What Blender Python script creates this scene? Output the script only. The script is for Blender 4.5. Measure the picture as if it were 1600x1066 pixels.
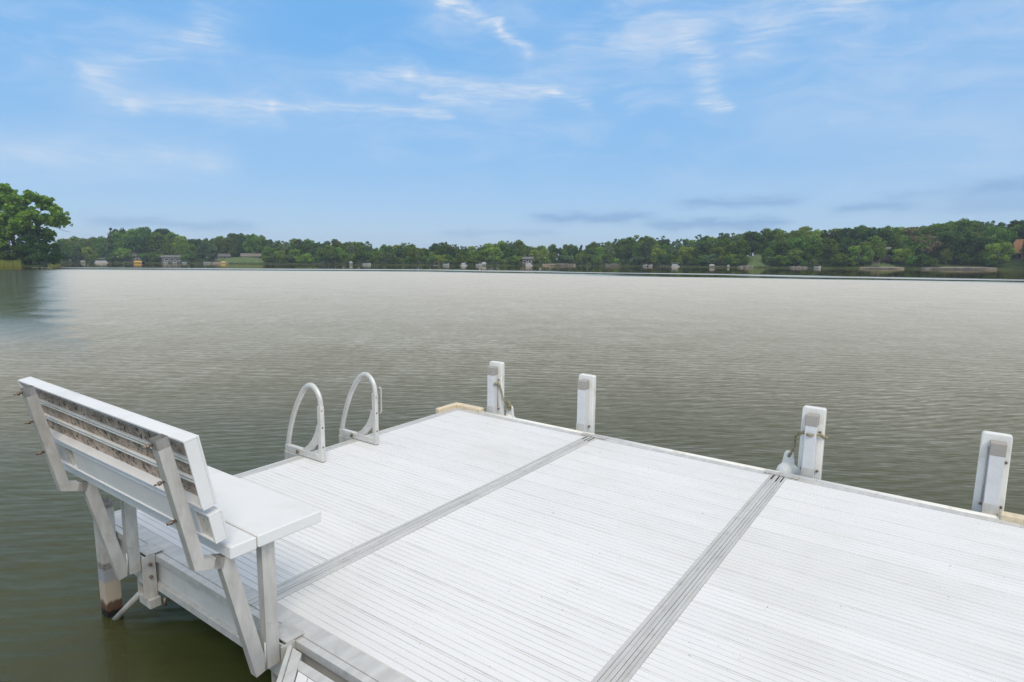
import bpy, bmesh, math, random
from mathutils import Matrix, Vector
import numpy as np

# ------------------------------------------------------------------ camera, world, sun, exposure
scene = bpy.context.scene
for o in list(bpy.data.objects): bpy.data.objects.remove(o)
C = scene.collection
ZC = 1.60                                    # camera height above the water
FPX = 968.17                                 # focal length in photo pixels (1600 wide)
PITCH = math.atan(125 / FPX); ROLL = 0.0055
CAMROT = Matrix(((0.999985, 0.000704, 0.005455), (0.0055, -0.128043, -0.991753), (0.0, 0.991768, -0.128045)))
# columns of CAMROT are world X, Y, Z in camera axes (x right, y down, z forward)
W2C = CAMROT
cam = bpy.data.cameras.new('camera'); camo = bpy.data.objects.new('camera', cam); C.objects.link(camo)
cam.sensor_width = 36.0; cam.lens = FPX / 1600 * 36.0; cam.clip_start = 0.05; cam.clip_end = 3000
_r = W2C.transposed() @ Vector((1, 0, 0)); _d = W2C.transposed() @ Vector((0, 1, 0)); _f = W2C.transposed() @ Vector((0, 0, 1))
camo.matrix_world = Matrix(((_r.x, -_d.x, -_f.x, 0), (_r.y, -_d.y, -_f.y, 0), (_r.z, -_d.z, -_f.z, ZC), (0, 0, 0, 1)))
scene.camera = camo

SUN_AZ, SUN_EL = math.radians(160), math.radians(46)     # azimuth clockwise from +Y (view direction)
world = bpy.data.worlds.new('World'); scene.world = world; world.use_nodes = True
wt = world.node_tree; wn = wt.nodes; wn.clear()
def px_dir(px, py):
    v = W2C.transposed() @ Vector(((px - 800) / FPX, (py - 533) / FPX, 1.0)); return v.normalized()
def azel(px, py):
    v = px_dir(px, py); return math.degrees(math.atan2(v.x, v.y)), math.degrees(math.asin(v.z))

class NT:
    def __init__(s, t): s.t = t
    def n(s, typ, **kw):
        nd = s.t.nodes.new(typ)
        for k, v in kw.items(): setattr(nd, k, v)
        return nd
    def link(s, a, b): s.t.links.new(a, b)
    def put(s, v, sock):
        if isinstance(v, bpy.types.NodeSocket): s.link(v, sock)
        else: sock.default_value = v
    def m(s, op, a, b=None, c=None, clamp=False):
        nd = s.n('ShaderNodeMath', operation=op); nd.use_clamp = clamp
        s.put(a, nd.inputs[0])
        if b is not None: s.put(b, nd.inputs[1])
        if c is not None: s.put(c, nd.inputs[2])
        return nd.outputs[0]
    def vm(s, op, a, b=None):
        nd = s.n('ShaderNodeVectorMath', operation=op); s.put(a, nd.inputs[0])
        if b is not None: s.put(b, nd.inputs[1])
        return nd.outputs['Value'] if op in ('LENGTH', 'DOT_PRODUCT') else nd.outputs[0]
    def comb(s, x, y, z=0.0):
        nd = s.n('ShaderNodeCombineXYZ'); s.put(x, nd.inputs[0]); s.put(y, nd.inputs[1]); s.put(z, nd.inputs[2]); return nd.outputs[0]
    def sep(s, v):
        nd = s.n('ShaderNodeSeparateXYZ'); s.put(v, nd.inputs[0]); return nd.outputs
    def noise(s, v, scale, detail=3.0, rough=0.5, dist=0.0, out='Fac'):
        nd = s.n('ShaderNodeTexNoise'); s.put(v, nd.inputs['Vector']); nd.inputs['Scale'].default_value = scale
        nd.inputs['Detail'].default_value = detail; nd.inputs['Roughness'].default_value = rough; nd.inputs['Distortion'].default_value = dist
        return nd.outputs[out]
    def map(s, v, sc=(1, 1, 1), rot=(0, 0, 0), loc=(0, 0, 0)):
        nd = s.n('ShaderNodeMapping'); s.put(v, nd.inputs[0]); nd.inputs['Location'].default_value = loc
        nd.inputs['Rotation'].default_value = rot; nd.inputs['Scale'].default_value = sc; return nd.outputs[0]
    def ramp(s, v, a, b, lo=0.0, hi=1.0, smooth=True):
        nd = s.n('ShaderNodeMapRange'); nd.interpolation_type = 'SMOOTHSTEP' if smooth else 'LINEAR'
        s.put(v, nd.inputs[0]); s.put(a, nd.inputs[1]); s.put(b, nd.inputs[2]); s.put(lo, nd.inputs[3]); s.put(hi, nd.inputs[4]); return nd.outputs[0]
    def mix(s, f, a, b, mode='MIX'):
        nd = s.n('ShaderNodeMix', data_type='RGBA', blend_type=mode)
        s.put(f, nd.inputs[0]); s.put(a, nd.inputs[6]); s.put(b, nd.inputs[7]); return nd.outputs[2]

w = NT(wt)
sky = w.n('ShaderNodeTexSky', sky_type='NISHITA'); sky.sun_disc = False
sky.sun_elevation = SUN_EL; sky.sun_rotation = SUN_AZ; sky.air_density = 1.0; sky.dust_density = 0.3; sky.ozone_density = 2.0
tc = w.n('ShaderNodeTexCoord'); dirv = tc.outputs['Generated']
dx, dy, dz = w.sep(dirv)
AZ = w.m('MULTIPLY', w.m('ARCTAN2', dx, dy), 57.2958)
EL = w.m('MULTIPLY', w.m('ARCSINE', dz), 57.2958)
hsv = w.n('ShaderNodeHueSaturation'); hsv.inputs['Saturation'].default_value = 1.0; hsv.inputs['Value'].default_value = 1.0
w.link(sky.outputs[0], hsv.inputs['Color'])
EXPO = 0.62; KD = 1 / (0.10 * 2 ** EXPO)           # display value -> world colour
rampn = w.n('ShaderNodeValToRGB'); w.link(w.m('DIVIDE', EL, 90.0, clamp=True), rampn.inputs[0])
stops = [(0.0, (.46, .625, .84)), (3.0, (.39, .59, .85)), (8.0, (.275, .525, .86)), (15.0, (.19, .48, .88)), (23.0, (.125, .43, .88)), (45.0, (.13, .40, .82)), (90.0, (.10, .33, .72))]
cr = rampn.color_ramp
while len(cr.elements) < len(stops): cr.elements.new(0.5)
for el_, (e_, c_) in zip(cr.elements, stops): el_.position = e_ / 90.0; el_.color = c_ + (1,)
skyc = w.mix(0.88, hsv.outputs[0], w.mix(1.0, rampn.outputs[0], (KD, KD, KD, 1), 'MULTIPLY'))
# thin cirrus: streaks over the whole sky, plus the wisps the photograph shows
ael = w.comb(AZ, EL, 0.0)
warp = w.noise(w.map(ael, (0.05, 0.09, 1)), 1.0, 4, 0.55, 0.0, 'Color')
warpv = w.vm('MULTIPLY', w.vm('SUBTRACT', warp, (0.5, 0.5, 0.5)), (9.0, 5.0, 0.0))
ael2 = w.vm('ADD', ael, warpv)
streak = w.noise(w.map(ael2, (0.11, 0.42, 1), (0, 0, 0.12)), 1.0, 6, 0.62, 0.6)
fine = w.noise(w.map(ael2, (0.30, 2.6, 1), (0, 0, 0.22)), 1.0, 6, 0.62, 0.3)
cover = w.noise(w.map(ael, (0.03, 0.07, 1), loc=(3.1, 1.7, 0)), 1.0, 3, 0.5)
gen = w.m('MULTIPLY', w.ramp(streak, 0.42, 0.78), w.ramp(cover, 0.34, 0.64))
gen = w.m('MULTIPLY', gen, w.ramp(EL, 3.0, 12.0))
veil = w.m('MULTIPLY', w.ramp(EL, 17.0, 42.0), w.ramp(streak, .25, .65, .55, .97))     # unseen bright veil added overhead to whiten the light and brighten the water
wisps = [  # start px, end px, half width (deg), strength
    (690, 5, 775, 38, 0.75, .9), (775, 40, 828, 82, .55, 1.1), (730, 0, 700, 10, .8, .6),
    (1080, 60, 1120, 165, 1.3, .65), (1100, 162, 1135, 168, .6, .55), (1180, 60, 1330, 0, 2.0, .6), (900, 55, 1060, 75, 1.6, .45),
    (150, 110, 330, 60, 1.0, .5), (150, 120, 200, 165, 0.8, .5), (200, 160, 420, 168, .8, .7), (420, 165, 700, 176, .55, .8),
    (545, 130, 640, 115, .8, .7), (640, 118, 870, 150, .9, .8), (660, 152, 760, 160, .5, .7), (870, 150, 920, 165, .6, .6),
    (340, 185, 440, 192, .6, .4), (0, 232, 330, 252, 1.1, .35), (330, 10, 330, 70, 1.6, .35), (620, 210, 830, 206, .5, .25), (1300, 190, 1360, 175, .6, .25)]
acc = None
sx, sy, _ = w.sep(w.vm('ADD', ael, w.vm('MULTIPLY', w.vm('SUBTRACT', w.noise(w.map(ael, (0.25, .4, 1)), 1.0, 5, 0.62, 0, 'Color'), (.5, .5, .5)), (3.2, 1.8, 0))))
for (x0, y0, x1, y1, hw, st) in wisps:
    a0, e0 = azel(x0, y0); a1, e1 = azel(x1, y1)
    ux, uy = a1 - a0, e1 - e0; L2 = ux * ux + uy * uy
    px = w.m('SUBTRACT', sx, a0); py = w.m('SUBTRACT', sy, e0)
    t = w.m('DIVIDE', w.m('ADD', w.m('MULTIPLY', px, ux), w.m('MULTIPLY', py, uy)), L2, clamp=True)
    qx = w.m('SUBTRACT', px, w.m('MULTIPLY', t, ux)); qy = w.m('SUBTRACT', py, w.m('MULTIPLY', t, uy))
    d2 = w.m('ADD', w.m('MULTIPLY', qx, qx), w.m('MULTIPLY', qy, qy))
    g = w.m('MULTIPLY', w.m('EXPONENT', w.m('MULTIPLY', d2, -1.0 / (hw * hw * .6))), st)
    acc = g if acc is None else w.m('ADD', acc, g)
soft = None
for (x0, y0, x1, y1, hw, st) in [(1040, 40, 1560, 70, 6.0, .42), (180, 135, 900, 150, 3.2, .34), (-60, 60, 340, 40, 4.0, .18), (-60, 238, 340, 250, 1.5, .40), (1250, 200, 1650, 260, 5.0, .22), (700, 20, 850, 60, 3.0, .3), (1900, 60, 2400, 100, 6.0, .4), (-900, 120, -300, 90, 5.0, .4)]:
    a0, e0 = azel(x0, y0) if -100 < x0 < 1700 else (math.degrees(math.atan((x0 - 800) / FPX)), (408 - y0) * .055); a1, e1 = azel(x1, y1) if -100 < x1 < 1700 else (math.degrees(math.atan((x1 - 800) / FPX)), (408 - y1) * .055)
    ux, uy = a1 - a0, e1 - e0; L2 = ux * ux + uy * uy
    px = w.m('SUBTRACT', sx, a0); py = w.m('SUBTRACT', sy, e0)
    t = w.m('DIVIDE', w.m('ADD', w.m('MULTIPLY', px, ux), w.m('MULTIPLY', py, uy)), L2, clamp=True)
    qx = w.m('SUBTRACT', px, w.m('MULTIPLY', t, ux)); qy = w.m('SUBTRACT', py, w.m('MULTIPLY', t, uy))
    d2 = w.m('ADD', w.m('MULTIPLY', qx, qx), w.m('MULTIPLY', qy, qy))
    g = w.m('MULTIPLY', w.m('EXPONENT', w.m('MULTIPLY', d2, -1.0 / (hw * hw))), st)
    soft = g if soft is None else w.m('ADD', soft, g)
soft = w.m('MULTIPLY', soft, w.ramp(streak, .25, .75, .35, 1.15))
acc = w.m('MULTIPLY', acc, w.ramp(fine, 0.34, 0.68, 0.25, 1.05))
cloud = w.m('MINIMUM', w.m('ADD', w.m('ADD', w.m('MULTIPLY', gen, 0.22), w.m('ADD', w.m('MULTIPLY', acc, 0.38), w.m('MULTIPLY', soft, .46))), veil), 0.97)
# low blue-grey bars above the horizon
bars = [(850, 340, 1000, 338, 0.47, .8), (1040, 352, 1200, 350, 0.47, .8), (1080, 318, 1220, 315, 0.41, .75), (1330, 325, 1400, 322, 0.47, .7), (1530, 296, 1620, 290, 0.54, .7),
        (1500, 322, 1650, 318, 0.68, .5), (160, 346, 380, 354, 0.41, .5), (700, 364, 860, 362, 0.34, .35), (1400, 305, 1460, 302, 0.34, .4), (-300, 330, -60, 336, 0.54, .5), (1750, 330, 2000, 320, 0.61, .6)]
bacc = None
bx, by, _ = w.sep(w.vm('ADD', ael, w.vm('MULTIPLY', w.vm('SUBTRACT', w.noise(w.map(ael, (0.3, 1.0, 1)), 1.0, 5, 0.65, 0, 'Color'), (.5, .5, .5)), (4.0, 1.6, 0))))
for (x0, y0, x1, y1, hw, st) in bars:
    a0, e0 = azel(x0, y0); a1, e1 = azel(x1, y1); ux, uy = a1 - a0, e1 - e0; L2 = ux * ux + uy * uy
    px = w.m('SUBTRACT', bx, a0); py = w.m('SUBTRACT', by, e0)
    t = w.m('DIVIDE', w.m('ADD', w.m('MULTIPLY', px, ux), w.m('MULTIPLY', py, uy)), L2, clamp=True)
    qx = w.m('SUBTRACT', px, w.m('MULTIPLY', t, ux)); qy = w.m('SUBTRACT', py, w.m('MULTIPLY', t, uy))
    d2 = w.m('ADD', w.m('MULTIPLY', w.m('MULTIPLY', qx, qx), .12), w.m('MULTIPLY', qy, qy))
    g = w.m('MULTIPLY', w.m('EXPONENT', w.m('MULTIPLY', d2, -1.0 / (hw * hw))), st)
    bacc = g if bacc is None else w.m('ADD', bacc, g)
bacc = w.m('MINIMUM', bacc, 0.85)
SKYK = 1.0
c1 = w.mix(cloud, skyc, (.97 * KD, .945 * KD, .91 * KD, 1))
c2 = w.mix(w.m('MULTIPLY', bacc, 0.85), c1, (.24 * KD, .42 * KD, .70 * KD, 1))
bg = w.n('ShaderNodeBackground'); bg.inputs['Strength'].default_value = 0.10
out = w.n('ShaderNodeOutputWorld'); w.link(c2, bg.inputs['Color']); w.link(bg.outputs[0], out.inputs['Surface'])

sun = bpy.data.lights.new('sun', 'SUN'); sun.energy = 1.25; sun.angle = math.radians(25); sun.color = (1.0, 0.92, 0.79)
suno = bpy.data.objects.new('sun', sun); C.objects.link(suno)
sd = Vector((math.sin(SUN_AZ) * math.cos(SUN_EL), math.cos(SUN_AZ) * math.cos(SUN_EL), math.sin(SUN_EL)))
suno.rotation_euler = (-sd).to_track_quat('-Z', 'Y').to_euler(); suno.location = (0, 0, 60)

vs = scene.view_settings; vs.view_transform = 'Standard'; vs.look = 'None'; vs.gamma = 1.0; vs.use_curve_mapping = False; vs.exposure = EXPO
world.cycles.sampling_method = 'NONE'

# ------------------------------------------------------------------ frames of reference
DM = Matrix(((0.812577, 0.582826, 0.00566), (-0.58264, 0.812505, -0.019136), (-0.015752, 0.012252, 0.999801)))
H = 1.273                                     # camera above the deck, square to the deck
_o = Vector((0, 0, ZC)) - DM @ Vector((0, 0, H))
DOCK = Matrix.Translation(_o) @ DM.to_4x4()   # dock axes (x along far edge, y away from shore side, z up) -> world
def horizon(px): return 408 + ROLL * (px - 800)
def far_xy(px, depth): return ((px - 800) / FPX * depth, depth)
def far_z(px, py, depth): return ZC + (horizon(px) - py) / FPX * depth

# ------------------------------------------------------------------ helpers
def tag(o, label=None, cat=None, group=None, kind=None):
    if label: o['label'] = label
    if cat: o['category'] = cat
    if group: o['group'] = group
    if kind: o['kind'] = kind
    return o
def empty(name, mat, label, cat, group=None):
    o = bpy.data.objects.new(name, None); C.objects.link(o); o.matrix_world = mat; o.empty_display_size = 0.2
    return tag(o, label, cat, group)
def link_mesh(name, me, mat=None, parent=None):
    o = bpy.data.objects.new(name, me); C.objects.link(o)
    if mat is not None and not me.materials: me.materials.append(mat)
    if parent is not None: o.parent = parent
    return o
class MB:
    def __init__(s, off=(0, 0, 0)): s.bm = bmesh.new(); s.off = Vector(off)
    def box(s, lo, hi, bev=0.0):
        lo = Vector(lo) - s.off; hi = Vector(hi) - s.off
        b = bmesh.new(); bmesh.ops.create_cube(b, size=1.0)
        for v in b.verts: v.co = Vector((lo[i] + (v.co[i] + .5) * (hi[i] - lo[i]) for i in range(3)))
        if bev: bmesh.ops.bevel(b, geom=b.edges[:], offset=bev, segments=1, affect='EDGES', profile=.5)
        s._join(b); return s
    def _join(s, b):
        me = bpy.data.meshes.new('t'); b.to_mesh(me); b.free(); s.bm.from_mesh(me); bpy.data.meshes.remove(me)
    def prism(s, pts, d, bev=0.0):            # polygon pts (3D) extruded by vector d
        b = bmesh.new(); vs_ = [b.verts.new(Vector(p) - s.off) for p in pts]; f = b.faces.new(vs_)
        r = bmesh.ops.extrude_face_region(b, geom=[f])
        for v in r['geom']:
            if isinstance(v, bmesh.types.BMVert): v.co += Vector(d)
        bmesh.ops.recalc_face_normals(b, faces=b.faces[:])
        if bev: bmesh.ops.bevel(b, geom=b.edges[:], offset=bev, segments=1, affect='EDGES', profile=.5)
        s._join(b); return s
    def tube(s, path, r, seg=10, closed=False, flat=None):   # round tube; flat=(ra, rb, axis) elliptical
        b = bmesh.new(); P = [Vector(p) - s.off for p in path]; n = len(P); rings = []
        up = None
        for i in range(n):
            if closed: t = (P[(i + 1) % n] - P[i - 1])
            else: t = P[min(i + 1, n - 1)] - P[max(i - 1, 0)]
            t.normalize()
            ref = Vector(flat[2]) if flat else (up if up is not None else (Vector((0, 0, 1)) if abs(t.z) < .9 else Vector((1, 0, 0))))
            a = (ref - t * ref.dot(t)).normalized(); c = t.cross(a); up = a
            rr = r[i] if isinstance(r, (list, tuple)) else r
            ra, rb = (flat[0], flat[1]) if flat else (rr, rr)
            rings.append([b.verts.new(P[i] + a * (ra * math.cos(2 * math.pi * k / seg)) + c * (rb * math.sin(2 * math.pi * k / seg))) for k in range(seg)])
        for i in range(n if closed else n - 1):
            A, B = rings[i], rings[(i + 1) % n]
            for k in range(seg): b.faces.new((A[k], A[(k + 1) % seg], B[(k + 1) % seg], B[k]))
        if not closed: b.faces.new(list(reversed(rings[0]))); b.faces.new(rings[-1])
        bmesh.ops.recalc_face_normals(b, faces=b.faces[:])
        for f in b.faces: f.smooth = len(f.verts) == 4
        s._join(b); return s
    def rect(s, path, wx, wy, wall=0.0):      # rectangular tube in a plane x = const: path of (x,y,z), width wx along x, depth wy in plane (mitred)
        b = bmesh.new(); P = [Vector(p) - s.off for p in path]; n = len(P); rings = []
        for i in range(n):
            d0 = (P[i] - P[i - 1]).normalized() if i > 0 else (P[1] - P[0]).normalized()
            d1 = (P[i + 1] - P[i]).normalized() if i < n - 1 else d0
            t = (d0 + d1).normalized(); nrm = Vector((1, 0, 0)).cross(t).normalized(); k = 1 / max(.3, t.dot(d1))
            rings.append([b.verts.new(P[i] + Vector((1, 0, 0)) * (wx / 2 * sx_) + nrm * (wy / 2 * k * sy_)) for sx_, sy_ in ((-1, -1), (1, -1), (1, 1), (-1, 1))])
        for i in range(n - 1):
            for k in range(4): b.faces.new((rings[i][k], rings[i][(k + 1) % 4], rings[i + 1][(k + 1) % 4], rings[i + 1][k]))
        for R_, flip in ((rings[0], True), (rings[-1], False)):
            f = b.faces.new(list(reversed(R_)) if flip else R_)
            if wall:
                r = bmesh.ops.inset_region(b, faces=[f], thickness=wall)
                t = (P[1] - P[0]).normalized() if flip else (P[-2] - P[-1]).normalized()
                for v in f.verts: v.co += t * 0.03
        bmesh.ops.recalc_face_normals(b, faces=b.faces[:])
        s._join(b); return s
    def mesh(s, name='m'):
        me = bpy.data.meshes.new(name); s.bm.to_mesh(me); s.bm.free(); return me
    def build(s, name, mat, parent=None): return link_mesh(name, s.mesh(name), mat, parent)

# ------------------------------------------------------------------ materials
def mat_base(name):
    m = bpy.data.materials.new(name); m.use_nodes = True; t = m.node_tree
    b = t.nodes['Principled BSDF']; return m, NT(t), b
def surf(name, col, rough=.6, metal=0.0, var=.12, scale=6.0, dirt=None, dirt_amt=0.0, dirt_scale=12.0, streak=None, bump=0.0, bscale=80.0, spec=.5, rnd=0.0, thr=(.5, .7)):
    m, n, b = mat_base(name)
    tcn = n.n('ShaderNodeTexCoord'); v = tcn.outputs['Object']
    if streak: v2 = n.map(v, streak)
    else: v2 = v
    f = n.noise(v2, scale, 5, .6)
    lo = tuple(c * (1 - var) for c in col) + (1,); hi = tuple(min(1, c * (1 + var)) for c in col) + (1,)
    c = n.mix(n.ramp(f, .3, .7), lo, hi)
    if dirt:
        d = n.noise(v, dirt_scale, 6, .68, .4)
        c = n.mix(n.m('MULTIPLY', n.ramp(d, thr[0], thr[1]), dirt_amt), c, tuple(dirt) + (1,))
    if rnd:
        oi = n.n('ShaderNodeObjectInfo')
        g = n.ramp(oi.outputs['Random'], 0, 1, 1 - rnd, 1 + rnd * .3, smooth=False)
        c = n.mix(1.0, c, n.comb(g, g, g), 'MULTIPLY')
    n.link(c, b.inputs['Base Color']); b.inputs['Roughness'].default_value = rough; b.inputs['Metallic'].default_value = metal
    b.inputs['Specular IOR Level'].default_value = spec
    if bump:
        bn = n.n('ShaderNodeBump'); bn.inputs['Strength'].default_value = bump; bn.inputs['Distance'].default_value = .002
        n.link(n.noise(v, bscale, 4, .6), bn.inputs['Height']); n.link(bn.outputs[0], b.inputs['Normal'])
    return m
def leaf_mat(name, a, b_, transl=.5):
    m = bpy.data.materials.new(name); m.use_nodes = True; t = m.node_tree; t.nodes.clear(); n = NT(t)
    tcn = n.n('ShaderNodeTexCoord'); oi = n.n('ShaderNodeObjectInfo'); g = n.n('ShaderNodeNewGeometry')
    f = n.noise(g.outputs['Position'], .55, 3, .6)
    f2 = n.m('ADD', n.m('MULTIPLY', f, .6), n.m('MULTIPLY', g.outputs['Random Per Island'], .5))
    c = n.mix(n.ramp(f2, .25, .85), tuple(a) + (1,), tuple(b_) + (1,))
    h = n.n('ShaderNodeHueSaturation'); n.link(c, h.inputs['Color'])
    n.link(n.ramp(oi.outputs['Random'], 0, 1, .475, .52, False), h.inputs['Hue']); n.link(n.ramp(n.m('FRACT', n.m('MULTIPLY', oi.outputs['Random'], 7.3)), 0, 1, .72, 1.25, False), h.inputs['Value'])
    d = n.n('ShaderNodeBsdfDiffuse'); n.link(h.outputs[0], d.inputs['Color'])
    tr = n.n('ShaderNodeBsdfTranslucent'); n.link(n.mix(1.0, h.outputs[0], (1.1, 1.15, .6, 1), 'MULTIPLY'), tr.inputs['Color'])
    mx = n.n('ShaderNodeMixShader'); mx.inputs[0].default_value = transl; n.link(d.outputs[0], mx.inputs[1]); n.link(tr.outputs[0], mx.inputs[2])
    o = n.n('ShaderNodeOutputMaterial'); n.link(mx.outputs[0], o.inputs['Surface']); return m

M = {}
M['vinyl'] = surf('white_vinyl', (.77, .765, .75), .42, 0, .03, 3.0, (.55, .53, .48), .30, 5.0, spec=.35)
M['alum'] = surf('weathered_aluminium', (.54, .52, .485), .48, .25, .12, 9.0, (.38, .35, .30), .45, 16.0, streak=(3, 3, .8))
M['alum_rail'] = surf('aluminium_rail', (.60, .59, .56), .5, .25, .10, 6.0, (.42, .40, .36), .4, 20.0, streak=(4, .5, 4))
M['alum_dull'] = surf('dull_aluminium', (.60, .60, .58), .5, .1, .07, 5.0, (.40, .39, .36), .35, 7.0, streak=(1, 1, 1.5))
M['post_alum'] = surf('painted_post', (.66, .665, .67), .45, 0, .05, 8.0, (.48, .45, .40), .4, 14.0)
M['cap'] = surf('grey_plastic_cap', (.36, .33, .30), .55, 0, .08, 10)
M['bumper'] = surf('white_bumper_vinyl', (.82, .81, .76), .38, 0, .04, 5.0, (.58, .52, .38), .55, 12.0, spec=.4)
M['dirty'] = surf('dirty_board_back', (.44, .345, .265), .85, 0, .35, 18.0, (.06, .042, .028), .95, 62.0, streak=None, bump=.4, bscale=60, thr=(.525, .60))
M['grime'] = surf('grimy_white', (.66, .62, .56), .7, 0, .14, 10.0, (.15, .10, .05), .9, 40.0, thr=(.56, .66))
M['steel'] = surf('bolt_steel', (.26, .20, .155), .5, .7, .2, 30)
M['ladder'] = surf('ladder_aluminium', (.66, .65, .61), .42, .25, .08, 10.0, (.45, .42, .36), .4, 18.0)
M['hole'] = surf('dark_hole', (.02, .02, .02), .9, 0, .1)
M['wood'] = surf('pale_corner_wood', (.72, .60, .42), .6, 0, .12, 5.0, (.50, .38, .24), .5, 14.0, streak=(8, 1, 8))
M['rope'] = surf('old_rope', (.30, .26, .16), .9, 0, .35, 60, bump=.8, bscale=200)
M['post_wet'] = surf('stained_post', (.10, .08, .06), .7, 0, .3, 12.0, (.05, .04, .03), .9, 14.0)
def stain_mat():
    m, n, b = mat_base('waterline_stained_post'); tcn = n.n('ShaderNodeTexCoord'); v = tcn.outputs['Object']; x, y, z = n.sep(v)
    zz = n.m('ADD', z, n.m('MULTIPLY', n.m('SUBTRACT', n.noise(v, 30.0, 4, .6), .5), .05))
    c = n.mix(n.ramp(zz, -.225, -.215), (.42, .36, .29, 1), (.30, .31, .33, 1))
    c = n.mix(n.ramp(zz, -.325, -.305), (.10, .055, .035, 1), c); c = n.mix(n.ramp(zz, -.36, -.345), (.006, .007, .004, 1), c)
    n.link(c, b.inputs['Base Color']); b.inputs['Roughness'].default_value = .75; return m
M['stain'] = stain_mat()
M['bark'] = surf('bark', (.10, .08, .06), .9, 0, .3, 8.0, streak=(4, 4, .6))
M['pale_bark'] = surf('pale_bark', (.26, .24, .21), .9, 0, .3, 8.0, streak=(4, 4, .6))
M['leaf_mid'] = leaf_mat('leaf_mid', (0.075, 0.144, 0.029), (0.212, 0.332, 0.063), .5)
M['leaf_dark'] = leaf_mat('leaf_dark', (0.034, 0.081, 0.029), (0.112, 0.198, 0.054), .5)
M['leaf_light'] = leaf_mat('leaf_light', (0.122, 0.199, 0.036), (0.336, 0.446, 0.090), .5)
M['leaf_blue'] = leaf_mat('leaf_blue', (0.081, 0.136, 0.070), (0.212, 0.296, 0.147), .5)
M['leaf_brown'] = leaf_mat('leaf_brown', (0.124, 0.124, 0.070), (0.296, 0.260, 0.136), .5)
M['leaf_willow'] = leaf_mat('leaf_willow', (0.109, 0.218, 0.039), (0.385, 0.546, 0.086), .5)
M['reed'] = leaf_mat('reed_leaf', (0.185, 0.222, 0.055), (0.407, 0.444, 0.130), .5)
M['sand'] = surf('sand_beach', (.24, .20, .145), .9, 0, .2, 1.5)
M['stone'] = surf('shore_stone', (.15, .14, .12), .9, 0, .35, 2.5)
M['lawn'] = surf('lawn_grass', (.085, .13, .03), .95, 0, .35, .8)
M['white'] = surf('white_paint', (.78, .78, .76), .5, 0, .05, 2)
M['boat'] = surf('boat_gelcoat', (.45, .46, .47), .3, 0, .04, 2)
M['boat_dark'] = surf('boat_dark_trim', (.05, .06, .08), .4, 0, .1, 2)
M['tan'] = surf('tan_siding', (.24, .20, .16), .8, 0, .1, 1)
M['grey_siding'] = surf('grey_siding', (.13, .13, .125), .8, 0, .1, 1)
M['roof'] = surf('grey_shingles', (.14, .135, .13), .9, 0, .15, 1.5)
M['roof_tan'] = surf('tan_shingles', (.17, .145, .12), .9, 0, .15, 1.5)
M['orange_roof'] = surf('orange_brown_shingles', (.36, .17, .08), .9, 0, .15, 2.5)
M['brick'] = surf('brick_chimney', (.32, .16, .09), .9, 0, .2, 4)
M['brown'] = surf('brown_timber', (.12, .075, .05), .8, 0, .2, 2)
M['deckwood'] = surf('weathered_timber', (.20, .17, .13), .85, 0, .2, 2)
M['yellow'] = surf('yellow_canvas', (.80, .50, .06), .6, 0, .1, 2)
M['canvas'] = surf('white_canvas', (.50, .50, .48), .7, 0, .05, 2)
M['blue_canvas'] = surf('blue_grey_canvas', (.16, .20, .26), .7, 0, .05, 2)
def glass():
    m, n, b = mat_base('window_glass'); b.inputs['Base Color'].default_value = (.02, .025, .03, 1); b.inputs['Roughness'].default_value = .05; return m
M['glass'] = glass()

# deck planks: white coating, faint wear, grime specks and dark dirt caught in the joints
def plank_mat():
    m, n, b = mat_base('white_coated_plank')
    tcn = n.n('ShaderNodeTexCoord'); v = tcn.outputs['Object']; g = n.n('ShaderNodeNewGeometry'); oi = n.n('ShaderNodeObjectInfo')
    wp = g.outputs['Position']
    x, y, z = n.sep(v)
    f = n.noise(n.map(v, (1.2, 14, 1)), 2.0, 4, .6); f = f
    big = n.noise(wp, 1.3, 4, .6)
    c = n.mix(n.ramp(f, .3, .72), (.755, .75, .74, 1), (.80, .795, .785, 1))
    c = n.mix(n.m('MULTIPLY', n.ramp(big, .48, .72), .55), c, (.69, .675, .625, 1))
    gr = n.ramp(oi.outputs['Random'], 0, 1, .965, 1.015, False)
    c = n.mix(1.0, c, n.comb(gr, gr, gr), 'MULTIPLY')
    groove = n.ramp(z, -.0014, -.0004, 1.0, 0.0)
    gd = n.noise(n.map(wp, (1, 1, 1)), 7.0, 4, .65)
    c = n.mix(n.m('MULTIPLY', groove, n.ramp(gd, .3, .7, .28, .8)), c, (.44, .43, .41, 1))
    sp = n.noise(wp, 62.0, 2, .5); sp2 = n.noise(wp, 2.2, 3, .6)
    speck = n.m('MULTIPLY', n.ramp(sp, .715, .76), n.ramp(sp2, .47, .58))
    c = n.mix(n.m('MULTIPLY', speck, .65), c, (.16, .14, .12, 1))
    n.link(c, b.inputs['Base Color']); b.inputs['Roughness'].default_value = .5; b.inputs['Specular IOR Level'].default_value = .35
    return m
M['plank'] = plank_mat()

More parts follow.
